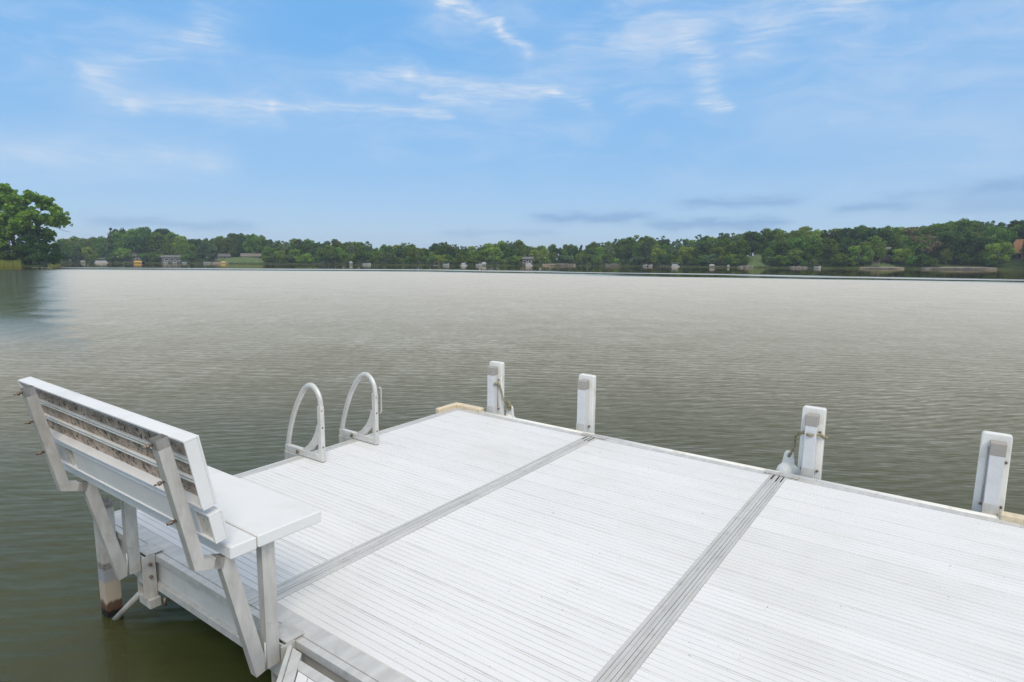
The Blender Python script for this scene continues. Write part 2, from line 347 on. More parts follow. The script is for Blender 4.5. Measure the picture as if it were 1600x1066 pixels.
# ------------------------------------------------------------------ ground, water
SH = [(-100, 118), (-60, 118), (40, 122), (92, 128), (104, 200), (112, 252), (250, 246), (350, 240), (450, 226), (600, 208), (760, 206), (870, 226), (960, 228), (1108, 194), (1230, 184), (1360, 172), (1480, 165), (1600, 154), (1800, 136)]
def shore_depth(px):
    return float(np.interp(px, [p for p, _ in SH], [d for _, d in SH]))
def shore_r(az):      # az in radians clockwise from +Y
    lo, hi = math.atan((-100 - 800) / FPX), math.atan((1800 - 800) / FPX)
    if lo <= az <= hi:
        px = 800 + math.tan(az) * FPX; return shore_depth(px) / math.cos(az)
    if az < lo: t = min(1, (lo - az) / (math.pi - 0.35 + lo) if math.pi - 0.35 + lo > 0 else 1); r0 = shore_depth(-100) / math.cos(lo)
    else: t = min(1, (az - hi) / (math.pi - 0.35 - hi)); r0 = shore_depth(1800) / math.cos(hi)
    t = t * t * (3 - 2 * t) if t < 1 else 1
    return r0 * (1 - t) + 13.0 * t
def hill(px): return float(np.interp(px, [0, 300, 900, 1150, 1300, 1500, 1700], [.025, .03, .03, .07, .11, .13, .13]))
def land_z(s, px):
    if s < 0: return -min(1.35, -s * .09)
    return .12 + min(s, 2) * .12 + min(max(s - 2, 0), 45) * hill(px) + min(max(s - 47, 0), 400) * .004
rng = random.Random(7)
NA = 420
ring_s = [-200, -120, -60, -30, -15, -9, -5, -2.5, -1, 0, 1, 2.5, 5, 9, 15, 24, 36, 50, 80, 160, 400, 900, 1800]
gv, gf = [], []
for i in range(NA):
    az = -math.pi + 2 * math.pi * i / NA; r0 = shore_r(az)
    px = 800 + math.tan(az) * FPX if abs(az) < 1.2 else (-300 if az < 0 else 1900)
    wob = 1.2 * math.sin(az * 61) + .8 * math.sin(az * 143 + 1)
    for s in ring_s:
        r = max(1.5 if s > -150 else .8, r0 + s + (wob if abs(az) < 1.2 and abs(s) < 50 else 0)) if s < 0 else r0 + s + (wob if abs(az) < 1.2 and s < 50 else 0)
        if s < 0 and r0 + s < 1.5: r = 1.5 * (1 + (s + 200) / 400) * .5 + .001 * (s + 201)
        gv.append((r * math.sin(az), r * math.cos(az), land_z(s if r > 1.6 else -30, px)))
ns = len(ring_s)
for i in range(NA):
    j = (i + 1) % NA
    for k in range(ns - 1): gf.append((i * ns + k, i * ns + k + 1, j * ns + k + 1, j * ns + k))
gv.append((0, 0, -1.35)); cidx = len(gv) - 1
for i in range(NA): gf.append((cidx, i * ns, ((i + 1) % NA) * ns))
gme = bpy.data.meshes.new('ground'); gme.from_pydata(gv, [], gf)
for p in gme.polygons: p.use_smooth = True
def ground_mat():
    m, n, b = mat_base('lake_bed_and_bank'); g = n.n('ShaderNodeNewGeometry'); p = g.outputs['Position']
    x, y, z = n.sep(p)
    f = n.noise(p, 1.1, 5, .6, .4); f2 = n.noise(p, 4.0, 4, .65)
    bed = n.mix(n.ramp(f, .35, .68), (.012, .020, .006, 1), (.050, .066, .020, 1))
    bed = n.mix(n.m('MULTIPLY', n.ramp(f2, .5, .7), .5), bed, (.065, .07, .03, 1))
    land = n.mix(n.ramp(n.noise(p, .35, 4, .6), .35, .65), (.022, .035, .012, 1), (.06, .085, .022, 1))
    c = n.mix(n.ramp(z, .0, .1), bed, land); n.link(c, b.inputs['Base Color']); b.inputs['Roughness'].default_value = .95; b.inputs['Specular IOR Level'].default_value = .1
    return m
tag(link_mesh('ground', gme, ground_mat()), 'wooded banks and green weedy bed of the lake', 'ground', kind='structure')

def water_mat():
    m = bpy.data.materials.new('lake_water'); m.use_nodes = True; t = m.node_tree; t.nodes.clear(); n = NT(t)
    g = n.n('ShaderNodeNewGeometry'); p = g.outputs['Position']; x, y, z = n.sep(p)
    flat = n.comb(x, y, 0.0)
    # wind patches: rippled in the open, calm towards the far shore with long cat's-paw streaks
    streak = n.noise(n.map(flat, (.012, .10, 1), (0, 0, .10)), 1.0, 4, .55)
    patch = n.noise(n.map(flat, (.10, .16, 1)), 1.0, 3, .55)
    # distance (m) at which the calm belt starts, nearer on the right where the bank is near
    edge = n.m('ADD', n.m('MULTIPLY', x, -.70), 79.0)
    edge = n.m('MINIMUM', n.m('MAXIMUM', edge, 38.0), 88.0)
    dd = n.m('SUBTRACT', n.m('ADD', y, n.m('MULTIPLY', n.m('SUBTRACT', streak, .5), 26.0)), edge)
    rip = n.ramp(dd, -4.0, 8.0, 1.0, .03)
    # one breeze line inside the calm belt
    line = n.m('SUBTRACT', dd, n.m('ADD', 20.0, n.m('MULTIPLY', x, -.02)))
    rip = n.m('MAXIMUM', rip, n.m('MULTIPLY', n.m('EXPONENT', n.m('MULTIPLY', n.m('MULTIPLY', line, line), -.05)), .75))
    wpn = n.noise(n.map(flat, (.55, .9, 1)), 1.0, 3, .5, 0, 'Color')
    wpx, wpy, _ = n.sep(n.vm('SUBTRACT', wpn, (.5, .5, .5)))
    wp2 = n.noise(n.map(flat, (2.2, 4.0, 1)), 1.0, 2, .5, 0, 'Color')
    w2x, w2y, _ = n.sep(n.vm('SUBTRACT', wp2, (.5, .5, .5)))
    sx_, sy_ = None, None
    trains = [(.24, 6, .026, 6.0, 2.0), (.13, -14, .030, 7.0, 3.0), (.072, 12, .026, 8.0, 4.6), (.052, -5, .020, 9.0, 5.0)]
    for lam, ang, sl, wa, wb in trains:
        a = math.radians(ang); kx, ky = math.sin(a) * 2 * math.pi / lam, math.cos(a) * 2 * math.pi / lam
        ph = n.m('ADD', n.m('MULTIPLY', x, kx), n.m('MULTIPLY', y, ky))
        ph = n.m('ADD', ph, n.m('ADD', n.m('MULTIPLY', wpx, wa * 2.5), n.m('MULTIPLY', w2y, wb * 1.6)))
        am = n.ramp(w2x if ang > 0 else wpy, -.18, .18, .25, 1.4)
        sv = n.m('MULTIPLY', n.m('MULTIPLY', n.m('SINE', ph), sl), am)
        gx, gy = n.m('MULTIPLY', sv, math.sin(a)), n.m('MULTIPLY', sv, math.cos(a))
        sx_ = gx if sx_ is None else n.m('ADD', sx_, gx); sy_ = gy if sy_ is None else n.m('ADD', sy_, gy)
    nz = n.noise(n.map(flat, (8.0, 19.0, 1)), 1.0, 2, .6, 0, 'Color'); nx, ny, _ = n.sep(n.vm('SUBTRACT', nz, (.5, .5, .5)))
    sx_ = n.m('ADD', sx_, n.m('ADD', n.m('MULTIPLY', nx, .15), n.m('MULTIPLY', wpx, .05)))
    sy_ = n.m('ADD', sy_, n.m('ADD', n.m('MULTIPLY', ny, .20), n.m('MULTIPLY', wpy, .06)))
    nz3 = n.noise(n.map(flat, (2.4, .9, 1)), 1.0, 3, .6, 0, 'Color'); n3x, n3y, _ = n.sep(n.vm('SUBTRACT', nz3, (.5, .5, .5)))
    sx_ = n.m('ADD', sx_, n.m('MULTIPLY', n3x, .07)); sy_ = n.m('ADD', sy_, n.m('MULTIPLY', n3y, .07))
    lee = n.ramp(n.m('DIVIDE', n.m('ADD', x, n.m('ADD', n.m('MULTIPLY', y, .70), n.m('MULTIPLY', wpx, 2.0))), n.m('ADD', y, 4.0)), -.075, .012, 0.0, 1.0)
    lee = n.m('MAXIMUM', lee, n.ramp(y, 8.0, 19.0, 1.0, 0.0))     # the lee ends some way out from the dock
    sy_ = n.m('ADD', sy_, n.m('MULTIPLY', n.m('MULTIPLY', n.m('SUBTRACT', 1.0, lee), n3y), .32))
    amp = n.m('MULTIPLY', rip, n.ramp(patch, .3, .7, .75, 1.15))
    # sheltered water right beside the dock and bank
    near = n.m('SQRT', n.m('ADD', n.m('POWER', n.m('ADD', x, 1.3), 2.0), n.m('POWER', n.m('SUBTRACT', y, 1.0), 2.0)))
    amp = n.m('MULTIPLY', amp, n.ramp(near, .4, 2.4, .5, 1.0))
    amp = n.m('MULTIPLY', amp, n.ramp(near, 6.0, 22.0, 1.25, .62))
    amp = n.m('MULTIPLY', amp, n.m('ADD', n.m('MULTIPLY', lee, .45), .55))
    nor = n.vm('NORMALIZE', n.comb(n.m('MULTIPLY', sx_, amp), n.m('MULTIPLY', sy_, amp), 1.0))
    fr = n.n('ShaderNodeFresnel'); fr.inputs['IOR'].default_value = 1.333; n.link(nor, fr.inputs['Normal'])
    gl = n.n('ShaderNodeBsdfGlossy'); gl.inputs['Color'].default_value = (1.0, .885, .735, 1)
    # the open lake is ruffled; the lee of the wooded point (left) and of the dock keep distinct ripples
    openw = n.m('MULTIPLY', n.m('MULTIPLY', rip, n.ramp(near, 1.0, 8.5, .48, 1.0)), n.m('ADD', n.m('MULTIPLY', lee, .80), .20))
    n.link(n.m('ADD', n.m('MULTIPLY', openw, .52), .025), gl.inputs['Roughness'])
    n.link(nor, gl.inputs['Normal'])
    tr = n.n('ShaderNodeBsdfTransparent'); tr.inputs['Color'].default_value = (.50, .58, .26, 1)
    df = n.n('ShaderNodeBsdfDiffuse'); df.inputs['Color'].default_value = (.172, .190, .070, 1)
    body = n.n('ShaderNodeMixShader'); body.inputs[0].default_value = .26; n.link(tr.outputs[0], body.inputs[1]); n.link(df.outputs[0], body.inputs[2])
    mx = n.n('ShaderNodeMixShader'); n.link(fr.outputs[0], mx.inputs[0]); n.link(body.outputs[0], mx.inputs[1]); n.link(gl.outputs[0], mx.inputs[2])
    o = n.n('ShaderNodeOutputMaterial'); n.link(mx.outputs[0], o.inputs['Surface']); return m
wv, wf = [(0, 0, 0)], []
for i in range(96):
    a = 2 * math.pi * i / 96
    for r in (6, 40, 420): wv.append((r * math.sin(a), r * math.cos(a), 0))
for i in range(96):
    j = (i + 1) % 96; A, B = 1 + i * 3, 1 + j * 3
    wf.append((0, A, B)); wf.append((A, A + 1, B + 1, B)); wf.append((A + 1, A + 2, B + 2, B + 1))
wme = bpy.data.meshes.new('lake_water'); wme.from_pydata(wv, [], [tuple(reversed(f)) for f in wf])
tag(link_mesh('lake_water', wme, water_mat()), 'rippled grey green lake water around the dock', 'water', kind='structure')

# ------------------------------------------------------------------ dock
def dmat(x, y, z=0.0): return DOCK @ Matrix.Translation((x, y, z))
O0 = (-1.34, 2.42, 0.0)
dock = empty('dock', dmat(*O0), 'white ribbed aluminium dock of three sections with grey rails', 'dock')
PITCHY, Y0, NP = 0.1534, 1.195, 16
secs = [(-3.180, -3.132, -1.990, -1.946), (-1.9435, -1.898, -.775, -.7295), (-.727, -.686, .452, .500)]  # outer left, plank left, plank right, outer right
prof = [(0, -.028), (0, -.0012), (.0008, 0)]      # plank profile: five ribs with grooves between, narrow lip at the joint
ribs = [(.003, .0290), (.0318, .0580), (.0608, .0870), (.0898, .1160), (.1188, .1425), (.1453, .1519)]
pts = [(.0002, -.028), (.0002, -.0020)]
for a, b in ribs: pts += [(a, -.0014), (a + .0009, 0.0), (b - .0009, 0.0), (b, -.0014)]
pts += [(.1523, -.0020), (.1523, -.028)]
def plank_mesh(length):
    v, f = [], []
    for xx in (0, length):
        for (yy, zz) in pts: v.append((xx, yy, zz))
    n = len(pts)
    for i in range(n - 1): f.append((i, i + n, i + n + 1, i + 1))
    f.append((n - 1, 2 * n - 1, n, 0)); f.append(tuple(range(n))); f.append(tuple(reversed(range(n, 2 * n))))
    me = bpy.data.meshes.new('plank'); me.from_pydata(v, [], f); me.materials.append(M['plank']); return me
for si, (xa, xp, xq, xb) in enumerate(secs):
    fr = MB(O0)
    def rail(x0, x1, y0, y1):               # side rail with shallow running grooves in its top
        w_ = (x1 - x0)
        for k in range(3):
            fr.box((x0 + w_ * k / 3 + (.0008 if k else 0), y0, -.155), (x0 + w_ * (k + 1) / 3 - (.0008 if k < 2 else 0), y1, .0035 if k != 1 else .0022), .0006)
    rail(xa, xp - .0005, 1.1325, 3.6995); rail(xq + .0005, xb, 1.1325, 3.6995)
    fr.box((xp, 1.1325, -.150), (xq, Y0 - .001, .002), .0008)      # front rail
    fr.box((xp, Y0 + NP * PITCHY + .001, -.150), (xq, 3.6995, .002), .0008)
    for yb in (1.75, 2.4, 3.05): fr.box((xp + .001, yb - .02, -.13), (xq - .001, yb + .02, -.0285))
    fo = fr.build('section_frame', M['alum_rail'], dock)
    pm = plank_mesh(xq - xp - .001)
    for k in range(NP):
        o = link_mesh('plank', pm, None, fo); rr = random.Random(si * 100 + k)
        o.location = (xp + .0005 - O0[0], Y0 + k * PITCHY + .0008 - O0[1], rr.uniform(-.0003, .0003))
# front beam: channel with lips, recessed web
fb = MB(O0)
fb.box((-3.18, 1.105, -.030), (.50, 1.1315, -.0005), .001); fb.box((-3.18, 1.105, -.160), (.50, 1.1315, -.128), .001)
fb.box((-3.18, 1.124, -.1275), (.50, 1.1315, -.0305)); fb.build('front_beam', M['alum_rail'], dock)
fw = MB(O0); fw.box((-3.17, 1.1215, -.127), (.49, 1.1235, -.031)); fw.build('beam_web', M['alum_dull'], dock)
sb = MB(O0); sb.box((-3.195, 1.105, -.16), (-3.1805, 3.70, .0015), .001); sb.build('side_rail', M['alum_rail'], dock)
sb = MB(O0); sb.box((.5005, 1.105, -.16), (.515, 3.70, .0015), .001); sb.build('side_rail', M['alum_rail'], dock)
for (xa, xp, xq, xb) in secs:                # outer rub rails along the far edge
    r = MB(O0); r.box((xa + .002, 3.7000, -.155), (xb - .002, 3.7035, -.001))
    r.build('far_beam', M['alum_dull'], dock)
    r = MB(O0); r.tube([(xa + .004, 3.724, -.010), (xb - .004, 3.724, -.010)], .0185, 12); r.build('rub_rail', M['bumper'], dock)
for xj in (-1.9447, -.7282):                 # joint plates where two sections meet, with the two dark slots
    r = MB(O0); r.box((xj - .085, 3.664, .0042), (xj - .001, 3.712, .0085), .001).box((xj + .001, 3.660, .0042), (xj + .10, 3.708, .0085), .001)
    r.build('joint_plate', M['alum'], dock)
    for dxx, l in ((-.026, .07), (.004, .10), (.028, .09)):
        r = MB(O0); r.box((xj + dxx - .003, 3.652 - l, .0028), (xj + dxx + .003, 3.655, .0046)); r.build('slot', M['hole'], dock)
for xj in (-1.9447, -.7282):
    r = MB(O0); r.box((xj - .0011, 1.14, -.05), (xj + .0011, 3.66, -.004)); r.build('joint_gap', M['hole'], dock)
# pale corner guards
def corner(xc, s):
    r = MB(O0)
    r.box((min(xc, xc + s * .245), 3.702, -.035), (max(xc, xc + s * .245), 3.756, .030), .006)
    r.box((min(xc - s * .044, xc), 3.50, -.035), (max(xc - s * .044, xc), 3.756, .030), .006)
    r.build('corner_guard', M['wood'], dock)
corner(-3.197, 1); corner(.517, -1)
# gusset plates on the front beam, and corner leg with brace
g = MB(O0); g.box((-1.86, 1.098, -.165), (-1.76, 1.1045, -.035), .001); g.build('beam_plate', M['alum'], dock)
lg = MB(O0); lg.rect([(-2.985, 1.068, .15), (-2.985, 1.068, -.16)], .062, .062, .004); leg = lg.build('leg', M['alum'], dock)
lg = MB(O0); lg.rect([(-2.985, 1.068, -.1602), (-2.985, 1.068, -1.78)], .0625, .0625); lg.build('leg_stain', M['stain'], leg)
br = MB(O0); br.tube([(-2.96, 1.05, -.42), (-2.70, 1.112, -.170)], .014, 8); br.build('brace', M['alum'], dock)
for (xx, yy) in ((.40, 1.30), (-3.10, 3.55), (.40, 3.55), (-1.34, 3.60), (-1.34, 1.3)):
    lg = MB(O0); lg.rect([(xx, yy, -.16), (xx, yy, -1.72)], .055, .055); lg.build('leg', M['post_wet'], dock)

# ------------------------------------------------------------------ walkway arriving at 45 degrees
WO = (-.9, .4, -.012)
walk = empty('walkway', dmat(*WO), 'white planked walkway meeting the front of the dock at an angle', 'walkway')
wd = Vector((.7009, -.7133, 0)); Pw = Vector((-1.662, 1.090, 0))
def strip(u0, u1, z0, z1, y0=1.088, ln=3.0):     # strip along the walkway between x offsets u0,u1 at its end edge
    a = Vector((Pw.x + u0, y0, z0)); a += wd * ((Pw.y - y0) / -wd.y * -1 if False else 0)
    off = wd * ((Pw.y - y0) / .7133)
    p0 = Vector((Pw.x + u0, Pw.y, z0)) + off; p1 = Vector((Pw.x + u1, Pw.y, z0)) + off
    return [p0, p1, p1 + wd * ln, p0 + wd * ln], Vector((0, 0, z1 - z0))
wfm = MB(WO)
for u0, u1, zt in ((0, .020, -.004), (.0215, .068, -.012)): wfm.prism(*strip(u0, u1, -.15, zt), .001)
for u0, u1, zt in ((1.72 - .02, 1.72, -.004), (1.72 - .068, 1.6985, -.012)): wfm.prism(*strip(u0, u1, -.15, zt), .001)
q0 = Pw + Vector((.0695, 0, 0)); 
off = wd * (.056 / .7133)
wfm.prism([Vector((q0.x, Pw.y - .012, -.15)) + wd * (.012 / .7133) * Vector((1, 0, 0)).x - Vector((0, 0, 0)), Vector((Pw.x + 1.65, Pw.y - .012, -.15)), Vector((Pw.x + 1.65 + off.x, Pw.y - .056, -.15)), Vector((q0.x + off.x, Pw.y - .056, -.15))], (0, 0, .136), .001)
wfo = wfm.build('walkway_frame', M['alum_rail'], walk)
nstrip = 8; ww = (1.65 - .0705) / nstrip
for k in range(nstrip):
    s_ = MB(WO); u0 = .0705 + k * ww + .001
    for j in range(4): s_.prism(*strip(u0 + j * ww / 4 + .0012, u0 + (j + 1) * ww / 4 - .0012, -.040, -.016, Pw.y - .0575, 2.9), .0008)
    s_.prism(*strip(u0, u0 + ww - .002, -.045, -.0405, Pw.y - .0575, 2.9))
    s_.build('plank', M['vinyl'], wfo)
lg = MB(WO); lg.rect([(.10, -.10, -.15), (.10, -.10, -1.72)], .055, .055); lg.build('leg', M['post_wet'], walk)
lg = MB(WO); lg.rect([(1.0, -.75, -.15), (1.0, -.75, -1.72)], .055, .055); lg.build('leg', M['post_wet'], walk)

# ------------------------------------------------------------------ bench
BO = (-2.13, 1.03, 0.0)
bench = empty('bench', dmat(*BO), 'white bench with grimy open back clamped to the dock edge on aluminium brackets', 'bench')
BX0, BX1 = -2.862, -1.62
m = MB(BO); m.box((BX0, .976, .381), (BX1, 1.204, .421), .004); m.build('seat_board', M['vinyl'], bench)
m = MB(BO); m.box((BX0, .889, .379), (BX1, .9725, .419), .004); m.build('seat_board', M['vinyl'], bench)
def yz(px0, px1): return px0, px1
up = Vector((0, -.185, .983)).normalized(); nb = Vector((0, -.983, -.185)).normalized()   # up the back, and outwards to the rear
def slab(x0, x1, base, h0, h1, t0, t1, bev=.0015):
    """box on the leaning back: from h0..h1 along the lean, t0..t1 towards the rear"""
    b = Vector((0, base[0], base[1]))
    p = [b + up * h + nb * t for h, t in ((h0, t0), (h1, t0), (h1, t1), (h0, t1))]
    return [Vector((x0, q.y, q.z)) for q in p], Vector((x1 - x0, 0, 0)), bev
BB = (.8600, .5600)                            # lower front edge of the upper back board
T = .040
ub = MB(BO); ub.prism(*slab(BX0, BX1, BB, 0, .212, 0, .006)); upper = ub.build('backrest_board', M['vinyl'], bench)
for a in (('rim', BX0 + .0003, BX1 - .0003, .2050, .2120, .0065, T + .003), ('rim', BX0 + .0003, BX1 - .0003, 0, .006, .0065, T), ('rim', BX1 - .0065, BX1 - .0003, .0065, .2045, .0065, T + .002), ('rim', BX0 + .0003, BX0 + .0065, .0065, .2045, .0065, T + .002)):
    r = MB(BO); r.prism(*slab(a[1], a[2], BB, a[3], a[4], a[5], a[6], .001)); r.build('rim', M['vinyl'], upper)
r = MB(BO); r.prism(*slab(BX0 + .007, BX1 - .007, BB, .0065, .2045, .0066, .0086, 0)); r.build('board_back', M['dirty'], upper)
for h in (.058, .068, .118, .128, .170):
    r = MB(BO); hh = .0045 if h != .170 else .002
    r.prism(*slab(BX0 + .008, BX1 - .008, BB, h, h + hh, .009, .019 if h != .170 else .013, .0006)); r.build('rib', M['grime'] if h == .170 else M['bumper'], upper)
LB = (.8885, .4520)
lb = MB(BO); lb.prism(*slab(BX0, BX1, LB, 0, .090, 0, .006)); lower = lb.build('backrest_board', M['vinyl'], bench)
for a in ((BX0 + .0003, BX1 - .0003, .0845, .0900, .0065, T), (BX0 + .0003, BX1 - .0003, 0, .006, .0065, T), (BX1 - .0065, BX1 - .0003, .0065, .084, .0065, T), (BX0 + .0003, BX0 + .0065, .0065, .084, .0065, T)):
    r = MB(BO); r.prism(*slab(a[0], a[1], LB, a[2], a[3], a[4], a[5], .001)); r.build('rim', M['vinyl'], lower)
r = MB(BO); r.prism(*slab(-2.575, -1.705, LB, .0065, .084, .0068, .0360, .001)); r.build('board_back', M['vinyl'], lower)
r = MB(BO); r.prism(*slab(-1.695, BX1 - .007, LB, .0065, .084, .0068, .0320, .001)); r.build('board_back', M['grime'], lower)
r = MB(BO); r.prism(*slab(BX0 + .007, -2.63, LB, .0065, .084, .0068, .0320, .001)); r.build('board_back', M['grime'], lower)
for xc in (-1.672, -2.627):
    u = MB(BO); u.rect([(xc, .740, .772), (xc, .8175, .385), (xc, .888, .362)], .034, .033, .005); upr = u.build('upright', M['alum'], bench)
    for h in (.13, .25, .36):
        yb = .815 - h * .2 - .028; zb = .40 + h * .985
        r = MB(BO); r.tube([(xc - .004, yb + .012, zb), (xc - .004, yb - .014, zb - .003)], .003 if h > .2 else .0045, 6); r.tube([(xc - .004, yb + .003, zb - .001), (xc - .004, yb - .004, zb - .002)], .0062, 6); r.build('bolt', M['steel'], upr)
    vl = MB(BO); vl.rect([(xc, 1.030, .379), (xc, 1.030, -.050)], .030, .044); vl.build('leg', M['alum'], bench)
    dg = MB(BO); dg.rect([(xc - .0005, .894, .378), (xc - .0005, .990, -.052)], .031, .042); dg.build('diagonal_strut', M['alum'], bench)
    wb_ = MB(BO); wb_.tube([(xc + .0155, 1.0025, .045), (xc + .0155, 1.002, -.048)], .0035, 6); wb_.build('weld_bead', M['alum'], bench)
    ch = MB(BO); ch.box((xc - .080, 1.072, .0050), (xc + .024, 1.142, .0105), .001)
    ch.box((xc + .020, 1.052, -.175), (xc + .027, 1.1035, .0045), .001); ch.box((xc - .052, 1.060, -.175), (xc - .046, 1.1035, .0045), .001)
    ch.box((xc - .045, 1.060, -.120), (xc + .0195, 1.066, .0045), .001); ch.box((xc - .045, 1.06, -.215), (xc + .050, 1.104, -.176), .001)
    cl = ch.build('clamp', M['alum'], bench)
    for zz in (-.03, -.085):
        r = MB(BO); r.tube([(xc + .0275, 1.080, zz), (xc + .039, 1.080, zz)], .007, 6); r.build('bolt', M['steel'], cl)
r = MB(BO); r.tube([(-2.53, 1.098, -.163), (-2.53, 1.098, -.200)], .006, 6); r.build('clamp_bolt', M['steel'], bench)

# ------------------------------------------------------------------ ladder
LO = (-3.0, 2.46, 0.0)
ladder = empty('swim_ladder', dmat(*LO), 'aluminium swim ladder with two arched handrails on the left edge', 'ladder')
for yy in (2.236, 2.657):
    path = [(-2.985, .045), (-2.985, .20), (-2.983, .345), (-2.992, .395), (-3.015, .430), (-3.048, .452), (-3.085, .452), (-3.125, .430), (-3.170, .380), (-3.225, .295), (-3.268, .205), (-3.300, .115), (-3.318, .040), (-3.328, -.05), (-3.335, -.2), (-3.345, -1.0)]
    # smooth the polyline
    P = [Vector((a, yy, b)) for a, b in path]; Q = []
    for i in range(len(P) - 1):
        p0, p1, p2, p3 = P[max(i - 1, 0)], P[i], P[i + 1], P[min(i + 2, len(P) - 1)]
        for t in (0, .25, .5, .75):
            Q.append(.5 * ((2 * p1) + (p2 - p0) * t + (2 * p0 - 5 * p1 + 4 * p2 - p3) * t * t + (3 * p1 - p0 - 3 * p2 + p3) * t ** 3))
    Q.append(P[-1])
    h = MB(LO); h.tube(Q, .0165, 12, flat=(.0135, .0185, (0, 1, 0))); hr = h.build('handrail', M['ladder'], ladder)
    f_ = MB(LO); f_.box((-3.003, yy - .014, .0045), (-2.967, yy + .014, .345), .004); f_.build('upright', M['ladder'], ladder)
    f_ = MB(LO); f_.box((-3.335, yy - .0145, .0050), (-3.0035, yy + .0145, .0480), .004); fo = f_.build('base_bar', M['ladder'], ladder)
    arc = [(-3.000, .215), (-3.018, .165), (-3.050, .115), (-3.095, .070), (-3.150, .035), (-3.19, .020)]
    a_ = MB(LO)
    for i in range(len(arc) - 1):
        a_.prism([(arc[i][0] - .014, yy + .0155, arc[i][1]), (arc[i + 1][0] - .014, yy + .0155, arc[i + 1][1]), (arc[i + 1][0] + .022, yy + .0155, arc[i + 1][1] - .022), (arc[i][0] + .022, yy + .0155, arc[i][1] - .022)] if False else
                 [(arc[i][0] - .012, yy - .012, arc[i][1] + .012), (arc[i + 1][0] - .012, yy - .012, arc[i + 1][1] + .012), (arc[i + 1][0] + .012, yy - .012, arc[i + 1][1] - .018), (arc[i][0] + .012, yy - .012, arc[i][1] - .018)], (0, .024, 0))
    a_.build('curved_brace', M['ladder'], ladder)
    for zz in (.095, .215, .318):
        r = MB(LO); r.tube([(-2.9675, yy - .004, zz), (-2.9655, yy - .004, zz)], .006, 8); r.build('bolt_hole', M['steel'], ladder)
    r = MB(LO); r.tube([(-3.20, yy - .0148, .027), (-3.20, yy - .024, .027)], .011, 8); r.build('bolt', M['steel'], fo)
    r = MB(LO); r.box((-3.34, yy - .018, -.12), (-3.200, yy + .018, .0045), .003); r.build('edge_bracket', M['alum'], ladder)
f_ = MB(LO); f_.tube([(-2.962, 2.675, .21), (-2.955, 2.683, .225), (-2.955, 2.683, .37), (-2.962, 2.675, .385)], .005, 8); f_.build('latch_rod', M['alum'], ladder)
for zz in (-.25, -.52, -.79):
    t_ = MB(LO); t_.box((-3.385, 2.25, zz - .02), (-3.300, 2.643, zz + .01), .003); t_.build('tread', M['ladder'], ladder)

# ------------------------------------------------------------------ mooring posts with white bumpers
posts = [(-2.914, -2.942, 'white bumper post with olive rope, nearest the pale corner of the dock'), (-2.108, -2.136, 'slim white bumper post without rope at the joint of two deck sections'),
         (-.628, -.660, 'white bumper post with a rope wrapped round it above a white buoy'), (.205, .168, 'white bumper post nearest the right edge of the photo, with rusty bolts')]
for i, (xp_, xb_, lab) in enumerate(posts):
    oo = (xp_ + .03, 3.76, 0); e = empty('bumper_post', dmat(*oo), lab, 'post', 'bumper posts along the far edge of the dock')
    p = MB(oo); p.box((xp_, 3.744, -1.72), (xp_ + .060, 3.800, .352), .002); p.build('post', M['post_alum'], e)
    p = MB(oo); p.box((xp_ - .0025, 3.7415, .3005), (xp_ + .0625, 3.8025, .364), .003); p.build('post_cap', M['cap'], e)
    p = MB(oo); p.box((xp_ - .0028, 3.7412, -.02), (xp_ + .0628, 3.7432, .055), .001); p.build('post_sleeve', M['alum'], e)
    # bumper: rounded top, sides slightly tapering
    wv_ = .122; n_ = 6; poly = [(xb_ - (.003 if i > 1 else 0), -.30), (xb_ + wv_ + (.003 if i > 1 else 0), -.30)]
    zt = .396; rr = .014
    for k in range(n_ + 1):
        a = math.pi / 2 * k / n_; poly.append((xb_ + wv_ - rr + rr * math.cos(a), zt - rr + rr * math.sin(a)))
    for k in range(n_ + 1):
        a = math.pi / 2 + math.pi / 2 * k / n_; poly.append((xb_ + rr + rr * math.cos(a), zt - rr + rr * math.sin(a)))
    p = MB(oo); p.prism([(a, 3.8035, b) for a, b in poly], (0, .042, 0), .004); p.build('bumper', M['bumper'], e)
    for zz, dxx in ((.03, .072), (.26, .070), (.03, -.010)):
        if i == 1 and zz > .1: continue
        p = MB(oo); p.tube([(xp_ + dxx, 3.8030, zz), (xp_ + dxx, 3.7925, zz)], .007, 6); p.build('bolt', M['steel'], e)
    if i in (0, 3):
        p = MB(oo); p.tube([(xp_ + (.066 if i == 0 else -.007), 3.795, .045), (xp_ + (.066 if i == 0 else -.007), 3.795, .33)], .0035, 6); p.build('pin_rod', M['alum'], e)

def fender(name, c, rb, L, lab, top):
    e = empty(name, dmat(c[0], c[1], c[2]), lab, 'buoy')
    b = MB(c); prof_ = [(0.0, .004), (.02, .45), (.08, .8), (.18, .97), (.5, 1.0), (.8, 1.0), (.92, .8), (.98, .45), (1.0, .05)]
    path = [(c[0], c[1], c[2] - L * t) for t, _ in prof_]; b.tube(path, [max(.003, rb * r) for _, r in prof_], 20); bo = b.build('float_body', M['bumper'], e)
    k = MB(c)
    k.prism([(c[0] - .038, c[1] - .011, c[2] - .03), (c[0] + .038, c[1] - .011, c[2] - .03), (c[0] + .024, c[1] - .011, c[2] + .058), (c[0] + .012, c[1] - .011, c[2] + .068), (c[0] - .012, c[1] - .011, c[2] + .068), (c[0] - .024, c[1] - .011, c[2] + .058)], (0, .022, 0), .004)
    k.build('neck', M['bumper'], e)
    k = MB(c); k.tube([(c[0] + .004, c[1] - .0125, c[2] + .042), (c[0] + .004, c[1] - .0112, c[2] + .042)], .008, 10); k.build('eye', M['hole'], e)
    return e
